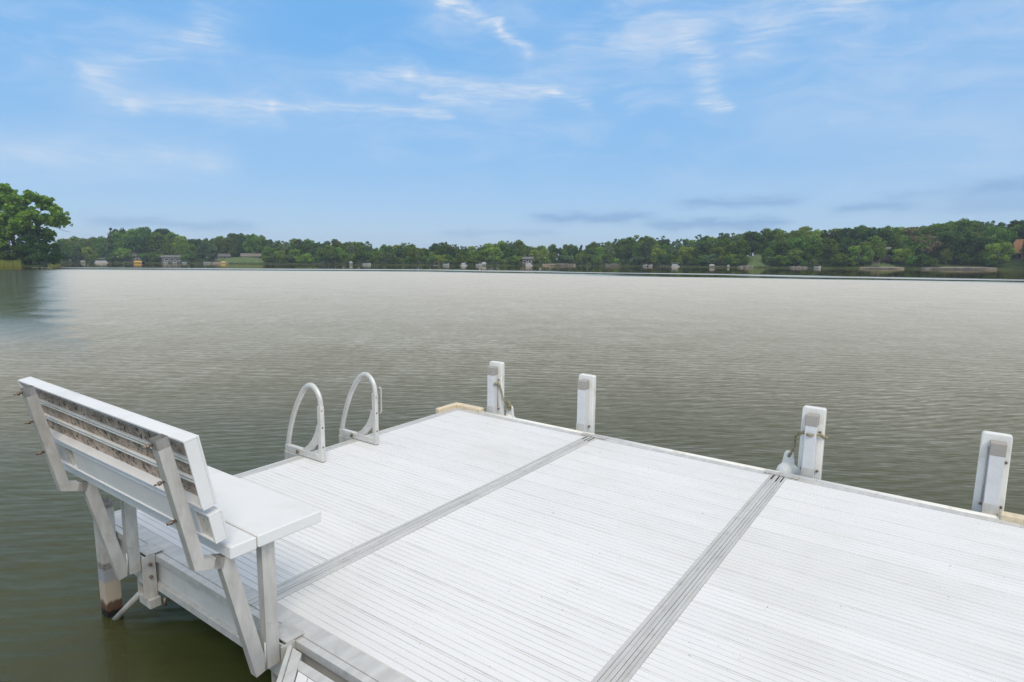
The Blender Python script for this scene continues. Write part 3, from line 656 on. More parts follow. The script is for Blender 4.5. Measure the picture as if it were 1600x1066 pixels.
fender('boat_fender', (-.722, 3.856, .034), .072, .44, 'round white buoy tucked behind the rope-wrapped bumper post', 0)
fender('boat_fender', (-2.775, 3.862, -.015), .055, .40, 'small off-white buoy hung below the rope at the far corner', 0)

def rope(name, pts_, r, lab, strands=2):
    oo = pts_[0]; P = [Vector(p) for p in pts_]; Q = []
    for i in range(len(P) - 1):
        p0, p1, p2, p3 = P[max(i - 1, 0)], P[i], P[i + 1], P[min(i + 2, len(P) - 1)]
        for j in range(8):
            t = j / 8; Q.append(.5 * ((2 * p1) + (p2 - p0) * t + (2 * p0 - 5 * p1 + 4 * p2 - p3) * t * t + (3 * p1 - p0 - 3 * p2 + p3) * t ** 3))
    Q.append(P[-1]); e = empty(name, dmat(*oo), lab, 'rope')
    for s in range(strands):
        R_ = []
        for i, q in enumerate(Q):
            a = i * 1.1 + s * 2 * math.pi / strands; R_.append(q + Vector((math.cos(a), math.sin(a) * .6, math.sin(a))) * (r * .55))
        b = MB(oo); b.tube(R_, r * .72, 6); b.build('strand', M['rope'], e)
rope('rope', [(-2.846, 3.742, .235), (-2.842, 3.772, .238), (-2.832, 3.795, .215), (-2.815, 3.80, .165), (-2.796, 3.795, .115), (-2.783, 3.83, .065), (-2.772, 3.843, .025), (-2.760, 3.845, .045), (-2.765, 3.84, .075), (-2.785, 3.83, .09)], .0075, 'olive rope slanting from the corner bumper post to a small buoy')
rope('rope', [(-.525, 3.84, .225), (-.537, 3.799, .235), (-.560, 3.775, .252), (-.600, 3.733, .250), (-.635, 3.77, .250), (-.662, 3.795, .235), (-.688, 3.82, .205), (-.692, 3.838, .165), (-.700, 3.843, .115), (-.716, 3.842, .084), (-.720, 3.846, .074)], .0075, 'knotted tan rope round the bumper post, tied to the white buoy')

# ------------------------------------------------------------------ trees
def leaf_cloud(rs, centers, radii, n, size, up_bias=.25, flatten=1.0):
    """leaf-clump quads over many lobes, as numpy arrays"""
    c = np.array(centers); r = np.array(radii)
    pr_ = r ** 2; pr_ = pr_ / pr_.sum(); idx = rs.choice(len(c), n, p=pr_)
    d = rs.normal(size=(n, 3)); d[:, 2] = d[:, 2] + up_bias; d /= np.linalg.norm(d, axis=1)[:, None]
    rad = r[idx] * (0.45 + .62 * rs.random(n) ** .6 + .25 * (rs.random(n) < .10) * rs.random(n))
    p = c[idx] + d * rad[:, None] * np.array([1, 1, flatten])
    nrm = d * .8 + rs.normal(size=(n, 3)) * .55 + np.array([0, 0, .3]); nrm /= np.linalg.norm(nrm, axis=1)[:, None]
    a = np.cross(nrm, rs.normal(size=(n, 3))); a /= np.linalg.norm(a, axis=1)[:, None]; b = np.cross(nrm, a)
    s = size * (0.55 + .9 * rs.random(n))[:, None]
    k = (.55 + .5 * rs.random(n))[:, None]
    v = np.stack([p - a * s, p + b * s * k * .9 - a * s * .1, p + a * s, p - b * s * k], 1).reshape(-1, 3)
    return v
def leaf_mesh(name, v, mat):
    n = len(v) // 4; me = bpy.data.meshes.new(name); me.vertices.add(len(v)); me.vertices.foreach_set('co', v.astype(np.float32).ravel())
    me.loops.add(n * 4); me.loops.foreach_set('vertex_index', np.arange(n * 4, dtype=np.int32)); me.polygons.add(n)
    me.polygons.foreach_set('loop_start', np.arange(0, n * 4, 4, dtype=np.int32)); me.polygons.foreach_set('loop_total', np.full(n, 4, dtype=np.int32))
    me.update(); me.validate(); me.materials.append(mat); return me
def trunk_mesh(name, segs, mat):
    m_ = MB()
    for path, r in segs: m_.tube(path, r, 6)
    me = m_.mesh(name); me.materials.append(mat); return me
def proto(seed, kind, mat, bark, n=2400):
    """unit tree (height 1): returns crown mesh and trunk mesh"""
    rs = np.random.RandomState(seed); cs, rr = [], []
    nl = {'round': 26, 'tall': 24, 'wide': 30, 'shrub': 16, 'spire': 20, 'willow': 26}[kind]
    for i in range(nl):
        while True:
            q = rs.uniform(-1, 1, 3)
            if .25 < (q ** 2).sum() < 1: break
        if kind == 'round': c = (q[0] * .27, q[1] * .27, .53 + q[2] * .40); r = rs.uniform(.09, .16)
        elif kind == 'tall': c = (q[0] * .19, q[1] * .19, .52 + q[2] * .42); r = rs.uniform(.075, .14)
        elif kind == 'wide': c = (q[0] * .38, q[1] * .38, .53 + q[2] * .36); r = rs.uniform(.09, .16)
        elif kind == 'shrub': c = (q[0] * .48, q[1] * .48, .45 + q[2] * .34); r = rs.uniform(.12, .22)
        elif kind == 'spire': t = rs.random(); w_ = .22 * (1 - t) + .02; c = (q[0] * w_, q[1] * w_, .14 + t * .8); r = .035 + .08 * (1 - t)
        else: c = (q[0] * .33, q[1] * .33, .52 + q[2] * .34); r = rs.uniform(.08, .13)
        cs.append(c); rr.append(r)
    if kind in ('round', 'tall', 'wide'):     # a few sprays that break the outline
        for i in range(8):
            a = rs.uniform(0, 6.28); k = {'round': .30, 'tall': .2, 'wide': .42}[kind]; cs.append((math.cos(a) * k * rs.random(), math.sin(a) * k * rs.random(), rs.uniform(.78, .95))); rr.append(rs.uniform(.035, .06))
    v = leaf_cloud(rs, cs, rr, n, .027 if kind != 'shrub' else .050, .25, .9)
    if kind == 'willow': v[:, 2] -= .05 * np.repeat(rs.random(len(v) // 4), 4)
    cm = leaf_mesh('crown', v, mat)
    segs = []
    if kind == 'shrub':
        for i in range(5):
            a = i * 1.26; segs.append(([(0.03 * math.cos(a), .03 * math.sin(a), -.06), (.12 * math.cos(a), .12 * math.sin(a), .25), (.25 * math.cos(a), .25 * math.sin(a), .55)], [.02, .014, .006]))
    else:
        segs.append(([(0, 0, -.05), (.005, 0, .2), (-.008, .006, .5), (.004, 0, .8)], [.026, .020, .014, .004]))
        for i in range(7):
            c = cs[i]; z0 = rs.uniform(.2, .45); segs.append(([(0, 0, z0), (c[0] * .5, c[1] * .5, (z0 + c[2]) / 2 + .02), c], [.011, .008, .003]))
    return cm, trunk_mesh('trunk', segs, bark)
PR = {}
spec = [('round', 'leaf_mid', 'bark'), ('round', 'leaf_dark', 'bark'), ('round', 'leaf_light', 'bark'), ('tall', 'leaf_mid', 'bark'), ('tall', 'leaf_blue', 'pale_bark'), ('wide', 'leaf_mid', 'bark'),
        ('wide', 'leaf_dark', 'bark'), ('round', 'leaf_blue', 'pale_bark'), ('wide', 'leaf_brown', 'bark'), ('willow', 'leaf_light', 'pale_bark'), ('spire', 'leaf_dark', 'bark'), ('round', 'leaf_brown', 'bark'),
        ('shrub', 'leaf_mid', 'bark'), ('shrub', 'leaf_dark', 'bark'), ('shrub', 'leaf_light', 'bark'), ('shrub', 'leaf_blue', 'bark')]
for i, (k, l, b) in enumerate(spec): PR[(k, l)] = proto(100 + i, k, M[l], M[b], 4200 if k != 'shrub' else 1300)

# landmarks on the far shore used to say where a tree stands
LAND = [(60, 'the big tree at left'), (125, 'the white lift frames'), (163, 'the bimini pontoon boat'), (214, 'the yellow canopy'), (277, 'the jet skis'), (345, 'the small sand beach'), (400, 'the long low lawn'),
        (549, 'the lone white canopy'), (684, 'the brown pergola'), (724, 'the cream runabout'), (755, 'the central white lift'), (822, 'the dark boathouse'), (880, 'the tan retaining wall'), (955, 'the short stone wall'),
        (1008, 'the grey rowboat'), (1053, 'the flat-canopied pontoon'), (1110, 'the large white boat lift'), (1180, 'the grassy slope'), (1245, 'the boulder pile'), (1374, 'the tan house'), (1490, 'the long pale beach wall'), (1582, 'the orange-roofed house')]
COLN = {'leaf_mid': 'mid-green', 'leaf_dark': 'dark green', 'leaf_light': 'yellow-green', 'leaf_blue': 'grey-green', 'leaf_brown': 'brownish', 'leaf_willow': 'bright green'}
SHAPEN = {'round': 'round tree', 'tall': 'slender tree', 'wide': 'spreading tree', 'shrub': 'shrub', 'spire': 'pointed evergreen', 'willow': 'drooping willow'}
used = {}
def place_tree(kind, leaf, px, depth, h, wscale, row, rg):
    x, y = far_xy(px, depth); s = math.hypot(x, y) - shore_r(math.atan2(x, y)); gz = land_z(s, px)
    cm, tm = PR[(kind, leaf)]
    nm = {'shrub': 'shrub', 'spire': 'evergreen_tree', 'willow': 'willow_tree'}.get(kind, 'broadleaf_tree')
    li = min(range(len(LAND)), key=lambda i: abs(LAND[i][0] - px)); lx, ln = LAND[li]
    side = 'behind' if abs(px - lx) < 9 else ('just left of' if px < lx and lx - px < 28 else 'just right of' if px > lx and px - lx < 28 else 'well left of' if px < lx else 'well right of')
    rowt = {'back': 'on the skyline', 'mid': 'in mid-wood', 'front': 'at the waterline'}[row]
    size = ('tall ' if h > 11 else 'low ' if h < 7 else '') if kind != 'shrub' else ('big ' if h > 3.6 else 'small ' if h < 2.4 else '')
    lab = f'{size}{COLN[leaf]} {SHAPEN[kind]} {rowt}, {side} {ln}'
    e = bpy.data.objects.new(nm, None); C.objects.link(e)
    e.location = (x, y, gz); e.rotation_euler = (0, 0, rg.uniform(0, 6.28)); e.scale = (h * wscale, h * wscale, h)
    tag(e, lab, 'shrub' if kind == 'shrub' else 'tree', 'far shore shrubs' if kind == 'shrub' else 'far shore trees')
    for n_, me in (('crown', cm), ('trunk', tm)):
        o = bpy.data.objects.new(n_, me); C.objects.link(o); o.parent = e
    return e
SIL = [(60, 374), (100, 375), (130, 374), (180, 374), (196, 359), (240, 357), (265, 362), (290, 372), (340, 375), (365, 372), (378, 367), (400, 369), (430, 376), (480, 375), (520, 377), (555, 378), (590, 387), (620, 384), (640, 381), (660, 388), (690, 381), (710, 379), (730, 386), (770, 384), (785, 377), (810, 378), (830, 384), (870, 385), (900, 385), (930, 377), (960, 375), (1000, 371), (1010, 365), (1022, 375), (1060, 377), (1090, 371), (1130, 367), (1170, 363), (1200, 361), (1228, 365), (1245, 355), (1265, 362), (1290, 361), (1320, 358), (1360, 356), (1400, 358), (1430, 354), (1460, 350), (1490, 343), (1508, 349), (1540, 351), (1570, 348), (1600, 350), (1700, 348), (1800, 350)]
def sil(px): return float(np.interp(px, [a for a, _ in SIL], [b for _, b in SIL]))
rg = random.Random(11)
big = [('round', 'leaf_mid'), ('round', 'leaf_mid'), ('round', 'leaf_dark'), ('tall', 'leaf_mid'), ('wide', 'leaf_mid'), ('wide', 'leaf_dark'), ('round', 'leaf_blue'), ('tall', 'leaf_blue'), ('round', 'leaf_light'), ('round', 'leaf_light'), ('spire', 'leaf_dark')]
def pick(px, row):
    k = rg.choice(big)
    if k[0] == 'spire' and rg.random() < .6: k = ('round', 'leaf_mid')
    if px > 1400 and row != 'front' and rg.random() < .30: k = rg.choice([('wide', 'leaf_brown'), ('round', 'leaf_brown')])
    return k
CLEAR = [(200, 230), (260, 290), (336, 418), (815, 832), (1164, 1196), (1366, 1388), (1556, 1606)]
px = 98.0
while px < 1660:
    d = shore_depth(px) + rg.uniform(22, 38); top = far_z(px, sil(px) + rg.uniform(-4.0, 3.0), d)
    x, y = far_xy(px, d); gz = land_z(math.hypot(x, y) - shore_r(math.atan2(x, y)), px); h = max(5, top - gz)
    k = pick(px, 'back'); place_tree(*k, px, d, h, rg.uniform(.95, 1.3), 'back', rg); px += rg.uniform(8, 15)
px = 104.0
while px < 1650:
    d = shore_depth(px) + rg.uniform(8, 17); ytop = sil(px) + rg.uniform(3, 12) + (8 if px > 1150 else 0)
    if any(a < px < b for a, b in CLEAR): px += rg.uniform(8, 14); continue
    top = far_z(px, ytop, d); x, y = far_xy(px, d); gz = land_z(math.hypot(x, y) - shore_r(math.atan2(x, y)), px); h = max(4, top - gz)
    k = pick(px, 'mid'); place_tree(*k, px, d, h, rg.uniform(.95, 1.3), 'mid', rg); px += rg.uniform(10, 17)
px = 104.0
FCLEAR = CLEAR + [(1345, 1400), (1450, 1540)]
while px < 1650:
    if any(a < px < b for a, b in FCLEAR): px += 6; continue
    d = shore_depth(px) + rg.uniform(2.5, 5.5); h = rg.uniform(2.0, 4.6)
    if rg.random() < .16: place_tree('willow', 'leaf_light', px, d + 2, rg.uniform(5.5, 7.5), rg.uniform(1.0, 1.25), 'front', rg)
    else: place_tree('shrub', rg.choice(['leaf_mid', 'leaf_dark', 'leaf_mid', 'leaf_light', 'leaf_blue']), px, d, h, rg.uniform(.9, 1.35), 'front', rg)
    px += rg.uniform(9, 16)
for pxx, hh, kk in ((1405, 5.2, ('willow', 'leaf_light')), (1470, 4.6, ('round', 'leaf_light')), (1500, 3.6, ('shrub', 'leaf_mid')), (1548, 4.0, ('willow', 'leaf_light')), (1530, 4.2, ('round', 'leaf_mid')), (1345, 6.5, ('round', 'leaf_light')), (440, 5.5, ('willow', 'leaf_light')), (465, 6.2, ('willow', 'leaf_light')), (905, 5.0, ('willow', 'leaf_light')), (1195, 5.0, ('round', 'leaf_mid'))):
    place_tree(*kk, pxx, shore_depth(pxx) + 7, hh, 1.05, 'front', rg)

# the big tree on the point at left, its dark neighbours and the reeds below
def point_tree(name, lab, base_px, depth, lobes, nleaf, size, mat, limbs, cat='tree', bark='bark', group=None, seed=5):
    rs = np.random.RandomState(seed); bx_, by_ = far_xy(base_px, depth); s = math.hypot(bx_, by_) - shore_r(math.atan2(bx_, by_)); gz = max(.05, land_z(s, base_px))
    e = bpy.data.objects.new(name, None); C.objects.link(e); e.location = (bx_, by_, gz); tag(e, lab, cat, group)
    cs, rr = [], []
    for (px_, py_, rp, dd) in lobes:
        dep = depth + dd; c = Vector((far_xy(px_, dep)[0] - bx_, dep - by_, far_z(px_, py_, dep) - gz)); R_ = rp / FPX * dep
        for k in range(20):
            q = rs.normal(size=3); q /= np.linalg.norm(q); k_ = rs.uniform(.25, 1.0); cs.append(tuple(np.array(c) + q * R_ * k_ * np.array([1, 1.3, .75]))); rr.append(R_ * rs.uniform(.20, .52) * (1.25 - .55 * k_))
    cm = leaf_mesh('crown', leaf_cloud(rs, cs, rr, nleaf, size, .2, .85), mat); o = link_mesh('crown', cm, None, e)
    segs = []
    for path, r0, r1 in limbs:
        P = [Vector((far_xy(a, depth + dd)[0] - bx_, depth + dd - by_, far_z(a, b, depth + dd) - gz)) for a, b, dd in path]
        if path[0][1] > 412: P[0].z = -.4
        n_ = len(P); segs.append((P, [r0 + (r1 - r0) * i / (n_ - 1) for i in range(n_)]))
    link_mesh('trunk', trunk_mesh('trunk', segs, M[bark]), None, e); return e
lobes = [(10, 318, 20, 2), (28, 305, 17, 0), (-20, 322, 26, 3), (45, 318, 17, 0), (68, 312, 14, -1), (80, 320, 11, 0), (88, 328, 11, 1), (103, 338, 11, -1), (110, 345, 8, 0), (112, 352, 7, 0), (98, 330, 9, 0), (90, 316, 7, 0), (100, 346, 10, 1), (60, 338, 18, -2), (95, 350, 9, 0), (78, 345, 14, 1), (30, 335, 22, 0), (0, 345, 22, -3), (-35, 350, 30, 0), (20, 295, 9, 1), (5, 306, 14, 0), (48, 350, 17, -3), (15, 365, 20, -3), (-10, 375, 22, -4), (72, 362, 12, 1), (85, 366, 9, 1), (52, 364, 14, 0), (35, 352, 18, 0), (-60, 330, 26, 2)]
limbs = [([(30, 418, 3), (30, 385, 3), (26, 350, 2), (20, 318, 1)], .55, .15), ([(28, 370, 3), (55, 345, 1), (82, 328, 0)], .28, .06), ([(50, 350, 1), (80, 348, 0), (106, 342, 0)], .18, .05), ([(27, 360, 3), (0, 335, 2), (-20, 322, 2)], .28, .07), ([(30, 385, 3), (45, 365, 2), (90, 362, 1)], .12, .03), ([(26, 350, 2), (50, 322, 0), (68, 314, -1)], .2, .05), ([(95, 356, 1), (110, 362, 1), (119, 364, 1)], .05, .02)]
point_tree('broadleaf_tree', 'largest tree in view, sunlit yellow-green crown leaning over the water at left', 30, 130, lobes, 44000, .25, M['leaf_willow'], limbs, seed=3)
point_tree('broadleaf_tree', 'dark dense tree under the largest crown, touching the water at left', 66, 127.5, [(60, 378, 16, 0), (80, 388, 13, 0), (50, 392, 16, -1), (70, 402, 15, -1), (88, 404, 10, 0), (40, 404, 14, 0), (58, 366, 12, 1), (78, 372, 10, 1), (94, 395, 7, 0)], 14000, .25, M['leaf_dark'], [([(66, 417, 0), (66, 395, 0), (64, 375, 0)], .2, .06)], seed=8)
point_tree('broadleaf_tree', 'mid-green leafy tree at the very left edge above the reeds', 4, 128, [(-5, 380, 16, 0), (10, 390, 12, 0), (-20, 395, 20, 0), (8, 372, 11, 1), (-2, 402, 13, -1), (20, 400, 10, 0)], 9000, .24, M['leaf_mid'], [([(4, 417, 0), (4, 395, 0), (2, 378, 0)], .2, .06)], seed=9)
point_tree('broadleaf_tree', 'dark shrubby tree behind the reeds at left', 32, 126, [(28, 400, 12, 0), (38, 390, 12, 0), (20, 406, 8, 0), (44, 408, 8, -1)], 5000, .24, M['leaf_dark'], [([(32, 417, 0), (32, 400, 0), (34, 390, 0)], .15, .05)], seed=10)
point_tree('broadleaf_tree', 'broad tree mostly outside the left edge of the photo', -70, 130, [(-70, 340, 34, 0), (-95, 360, 34, 0), (-60, 372, 28, 0), (-85, 395, 28, 0), (-50, 398, 22, 0), (-110, 330, 26, 2)], 7000, .34, M['leaf_mid'], [([(-70, 417, 0), (-70, 380, 0), (-72, 345, 0)], .4, .1)], seed=12)
rs = np.random.RandomState(4); bl = []
for i in range(2600):
    p_ = rs.uniform(-70, 37) if i < 2200 else rs.uniform(80, 104); d_ = shore_depth(p_) + rs.uniform(-2.6, .6); x_, y_ = far_xy(p_, d_); h_ = rs.uniform(.5, 1.35) * (1 if i < 2200 else .4); a_ = rs.uniform(0, 6.28); w_ = .03
    lx_, ly_ = rs.normal(0, .18, 2); dx_, dy_ = math.cos(a_) * w_, math.sin(a_) * w_
    bl.append([(x_ - dx_, y_ - dy_, -.25), (x_ + dx_, y_ + dy_, -.25), (x_ + dx_ * .3 + lx_, y_ + dy_ * .3 + ly_, h_), (x_ - dx_ * .3 + lx_, y_ - dy_ * .3 + ly_, h_)])
tag(link_mesh('reeds', leaf_mesh('reeds', np.array(bl).reshape(-1, 3), M['reed'])), 'pale green reeds along the water under the big left tree', 'reeds', kind='stuff')

# ------------------------------------------------------------------ things on the far shore
def site(px, d=None, off=0.0, z=None):
    dep = (shore_depth(px) if d is None else d) + off; x, y = far_xy(px, dep)
    if z is None:
        s = math.hypot(x, y) - shore_r(math.atan2(x, y)); z = max(land_z(s, px), -.02)
    return Matrix.Translation((x, y, z)) @ Matrix.Rotation(-math.atan2(x, y), 4, 'Z'), dep
def gable(m_, x0, x1, y0, y1, z0, z1, over=.4, t=.15):
    """two roof slabs, ridge along x"""
    ym = (y0 + y1) / 2
    for s in (-1, 1):
        ye = y0 - over if s < 0 else y1 + over; ze = z0 - (z1 - z0) * over / ((y1 - y0) / 2)
        m_.prism([(x0 - over, ye, ze), (x0 - over, ym, z1), (x0 - over, ym, z1 + t), (x0 - over, ye, ze + t)], (x1 - x0 + 2 * over, 0, 0))
def window(parent, x0, x1, z0, z1, y, mat='white'):
    f = MB(); w_ = .09
    f.box((x0, y - .06, z0), (x1, y - .005, z0 + w_)).box((x0, y - .06, z1 - w_), (x1, y - .005, z1)).box((x0, y - .06, z0 + w_), (x0 + w_, y - .005, z1 - w_)).box((x1 - w_, y - .06, z0 + w_), (x1, y - .005, z1 - w_))
    fo_ = f.build('window', M[mat], parent); p = MB(); p.box((x0 + w_, y - .03, z0 + w_), (x1 - w_, y - .006, z1 - w_)); p.build('pane', M['glass'], fo_)
def house(name, px, off, w_, dp, h_, rh, wall, roof, lab, wins, z=None, chimney=None, end=False):
    mt, dep = site(px, None, off, z); e = empty(name, mt, lab, 'house')
    b = MB(); b.box((-w_ / 2, 0, -1.2), (w_ / 2, dp, h_))
    for xs in (-w_ / 2, w_ / 2 - .12): b.prism([(xs, .02, h_), (xs, dp - .02, h_), (xs, dp / 2, h_ + rh - .05)], (.12, 0, 0))
    b.build('wall', M[wall], e)
    r = MB(); gable(r, -w_ / 2, w_ / 2, 0, dp, h_ + .02, h_ + rh); ro = r.build('roof', M[roof], e)
    for wn_ in wins: window(e, *wn_, 0)
    if chimney: c_ = MB(); c_.box((chimney, dp / 2 - .5, h_ + rh * .3), (chimney + .8, dp / 2 + .5, h_ + rh + .9)); c_.build('chimney', M['brick'], ro)
    return e
def pontoon(px, off, lab, L=6.5, canopy=None, top='canvas', rot=0.0):
    mt, dep = site(px, None, off, 0.0); e = empty('pontoon_boat', mt @ Matrix.Rotation(rot, 4, 'Z') @ Matrix.Scale(.78, 4), lab, 'boat')
    for yy in (-.8, .8):
        t_ = MB(); t_.tube([(-L / 2, yy, .12), (-L / 2 + .4, yy, .10), (L / 2 - .6, yy, .10), (L / 2, yy, .22)], [.18, .3, .3, .05], 8); t_.build('float', M['alum'], e)
    d_ = MB(); d_.box((-L / 2 + .2, -1.15, .40), (L / 2 - .3, 1.15, .50)); d_.build('deck', M['boat'], e)
    f_ = MB(); 
    for yy in (-1.12, 1.08): f_.box((-L / 2 + .4, yy, .5), (L / 2 - .9, yy + .04, 1.15))
    f_.box((-L / 2 + .4, -1.08, .5), (-L / 2 + .44, 1.08, 1.15)); f_.build('fence_panel', M['boat'], e)
    s_ = MB(); s_.box((-L / 2 + .8, -.9, .5), (-.5, -.3, 1.05)).box((.4, .2, .5), (1.2, .9, 1.35)); s_.build('seat', M['boat_dark'], e)
    if canopy:
        c_ = MB(); c_.box((-1.6, -1.15, canopy), (1.4, 1.15, canopy + .12), .04); co_ = c_.build('bimini', M[top], e)
        p_ = MB()
        for xx in (-1.5, 1.3):
            for yy in (-1.08, 1.08): p_.tube([(xx, yy, 1.1), (xx * .9, yy, canopy + .02)], .03, 5)
        p_.build('bimini_frame', M['alum'], e)
    mo = MB(); mo.box((-L / 2 - .25, -.2, -.3), (-L / 2 + .15, .2, .95), .05); mo.build('outboard_motor', M['boat_dark'], e)
    return e
def lift(px, off, lab, w_=3.4, L=6.0, h_=2.6, top='canvas', skirt=.5, boat=True):
    mt, dep = site(px, None, off, 0.0); e = empty('boat_lift', mt @ Matrix.Scale(.58, 4), lab, 'boat lift')
    for xx in (-w_ / 2, w_ / 2):
        for yy in (0, L):
            p_ = MB(); p_.box((xx - .06, yy - .06, -1.2), (xx + .06, yy + .06, h_)); p_.build('post', M['alum'], e)
    c_ = MB(); c_.prism([(-w_ / 2 - .25, -.4, h_), (w_ / 2 + .25, -.4, h_), (w_ / 2 - .3, -.4, h_ + .55), (-w_ / 2 + .3, -.4, h_ + .55)], (0, L + .8, 0)); c_.box((-w_ / 2 - .25, -.4, h_ - skirt), (w_ / 2 + .25, -.35, h_ - .002)); c_.build('canopy', M[top], e)
    if boat:
        b_ = MB(); b_.prism([(-.9, .3, .95), (.9, .3, .95), (.7, .3, .5), (0, .3, .3), (-.7, .3, .5)], (0, L - .6, 0), .05); b_.build('cradle_boat', M['boat'], e)
    for yy in (0, L): f_ = MB(); f_.box((-w_ / 2, yy - .04, .1), (w_ / 2, yy + .04, .22)); f_.build('cross_beam', M['alum'], e)
    return e
def runabout(px, off, lab, L=5.0, col='boat', z=0.0, rot=0.0, screen=True, name='motor_boat'):
    mt, dep = site(px, None, off, z); e = empty(name, mt @ Matrix.Rotation(rot, 4, 'Z') @ Matrix.Scale(.75, 4), lab, 'boat')
    secs_ = [(-L / 2, .85, .75), (-L / 4, .95, .72), (L / 6, .9, .8), (L / 3, .6, .88), (L / 2, .03, .98)]
    bm = bmesh.new(); rings = []
    for xx, hw, zt in secs_: rings.append([bm.verts.new(c_) for c_ in ((xx, -hw, zt), (xx, -hw * .8, .1), (xx, 0, -.15), (xx, hw * .8, .1), (xx, hw, zt), (xx, hw * .8, zt - .06), (xx, -hw * .8, zt - .06))])
    for a, b in zip(rings, rings[1:]):
        for k in range(7): bm.faces.new((a[k], a[(k + 1) % 7], b[(k + 1) % 7], b[k]))
    bm.faces.new(rings[0]); bm.faces.new(list(reversed(rings[-1]))); bmesh.ops.recalc_face_normals(bm, faces=bm.faces[:])
    me = bpy.data.meshes.new('hull'); bm.to_mesh(me); bm.free(); link_mesh('hull', me, M[col], e)
    if screen:
        s_ = MB(); s_.prism([(.3, -.8, .8), (.7, -.7, .8), (.3, -.6, 1.25)], (0, 1.35, 0)); s_.build('windscreen', M['glass'], e)
        s_ = MB(); s_.box((-1.2, -.6, .7), (-.6, .6, 1.15), .05); s_.build('seat', M['boat_dark'], e)
    mo = MB(); mo.box((-L / 2 - .35, -.18, -.2), (-L / 2 - .02, .18, 1.1), .05); mo.build('outboard_motor', M['boat_dark'], e)
    return e
def pier(px, off, lab, L=7.0, w_=1.2, mat='deckwood', along=False, z=.45):
    mt, dep = site(px, None, off, 0.0); e = empty('shore_pier', mt, lab, 'pier')
    d_ = MB()
    if along: d_.box((-L / 2, 0, z - .1), (L / 2, w_, z))
    else: d_.box((-w_ / 2, 0, z - .1), (w_ / 2, L, z))
    d_.build('deck', M[mat], e)
    for k in range(4):
        for s in (0, 1):
            a = (-L / 2 + .1 + (L - .2) * k / 3, .05 + s * (w_ - .1)) if along else (-w_ / 2 + .05 + s * (w_ - .1), .1 + (L - .2) * k / 3)
            p_ = MB(); p_.box((a[0] - .05, a[1] - .05, -1.0), (a[0] + .05, a[1] + .05, z + .25 if s else z - .11)); p_.build('pile', M['deckwood'], e)
    return e
def bank_strip(name, px0, px1, y_off0, y_off1, z0, z1, mat, lab, cat, kind='structure'):
    """low strip following the shore line"""
    v, f = [], []; n_ = 14
    for i in range(n_ + 1):
        p_ = px0 + (px1 - px0) * i / n_; edge = .5 + .5 * math.sin(i * 2.1) ; tap = math.sin(math.pi * min(1, max(0, (i + .15) / (n_ + .3)))) ** .4
        for o_, z_ in ((y_off0, -.25), (y_off0 + .15, z0 * (.7 + .3 * edge)), (y_off1, z0 + (z1 - z0) * tap), (y_off1 + 1.5, z1 - .5)):
            x_, y_ = far_xy(p_, shore_depth(p_) + o_); v.append((x_, y_, z_))
    for i in range(n_):
        for k in range(3): f.append((i * 4 + k, i * 4 + k + 1, i * 4 + k + 5, i * 4 + k + 4))
    me = bpy.data.meshes.new(name); me.from_pydata(v, [], f); bm = bmesh.new(); bm.from_mesh(me); bmesh.ops.recalc_face_normals(bm, faces=bm.faces[:]); bm.to_mesh(me); bm.free()
    return tag(link_mesh(name, me, M[mat]), lab, cat, kind=kind)

bank_strip('beach', 331, 360, -1.5, 3, .25, .55, 'sand', 'small sandy beach left of the lawn', 'beach')
bank_strip('lawn', 345, 424, 1.5, 16, .5, 2.6, 'lawn', 'long low lawn on the left part of the far bank', 'lawn')
bank_strip('shore_path', 846, 898, -1, 1.5, .6, .8, 'sand', 'tan earth edge along the far shore', 'bank')
bank_strip('lawn', 1162, 1199, 1.0, 18, .4, 4.2, 'lawn', 'bright grassy slope on the right part of the far bank', 'lawn')
bank_strip('beach', 1338, 1408, -1.5, 2, .30, .6, 'sand', 'sandy strip below the tan house', 'beach')
bank_strip('lawn', 1355, 1395, 2.2, 14, .6, 2.4, 'lawn', 'lawn rising from the sandy strip to the tan house', 'lawn')
bank_strip('beach', 1440, 1552, -1.5, 3, .45, .75, 'sand', 'long pale beach at right', 'beach')

house('house', 214, 8, 7.5, 7, 2.2, 1.5, 'grey_siding', 'roof', 'small grey house behind the yellow canopy', [(-2.8, -1.6, 1.0, 2.2), (-.6, .6, 1.0, 2.2), (1.6, 2.8, 1.0, 2.2)])
pier(214, -6, 'brown timber pier under the yellow canopy', 6, 7.5, 'brown', z=.6)
lift(219, -7, 'boat lift with a bright yellow orange canopy', 4.2, 5, .95, 'yellow', .5, boat=False)
lift(112, -2, 'left of the two bare white lift frames beside the big tree', 2.4, 3, 1.6, 'canvas', .1, boat=False)
lift(134, -3, 'low white lift frame, second from the big tree', 2.6, 3, .8, 'canvas', .1, boat=False)
pontoon(163, -5, 'white pontoon boat with a bimini, left of the yellow canopy', 6.0, 2.0, 'canvas')
house('boathouse', 272, 3, 7.0, 5, 1.9, .8, 'grey_siding', 'roof', 'grey boathouse at the waterline behind the jet skis', [(-2.6, -1.2, .6, 1.5), (-.6, .8, .6, 1.5), (1.4, 2.8, .6, 1.5)])
pier(276, -5, 'pale pier in front of the grey boathouse', 9, 1.6, 'deckwood', along=True)
for k, (p_, lab_) in enumerate(((262, 'white jet ski at the left end of the boathouse pier'), (276, 'white jet ski in the middle of the boathouse pier'), (291, 'white jet ski at the right end of the boathouse pier'))):
    runabout(p_, -7.5 - k * .3, lab_, 2.3, 'boat', 0.0, .15 * k, True, 'jet_ski')
lift(352, -3, 'tiny yellow canopy beside the small sandy beach', 2.2, 2, 1.0, 'yellow', .4, boat=False)
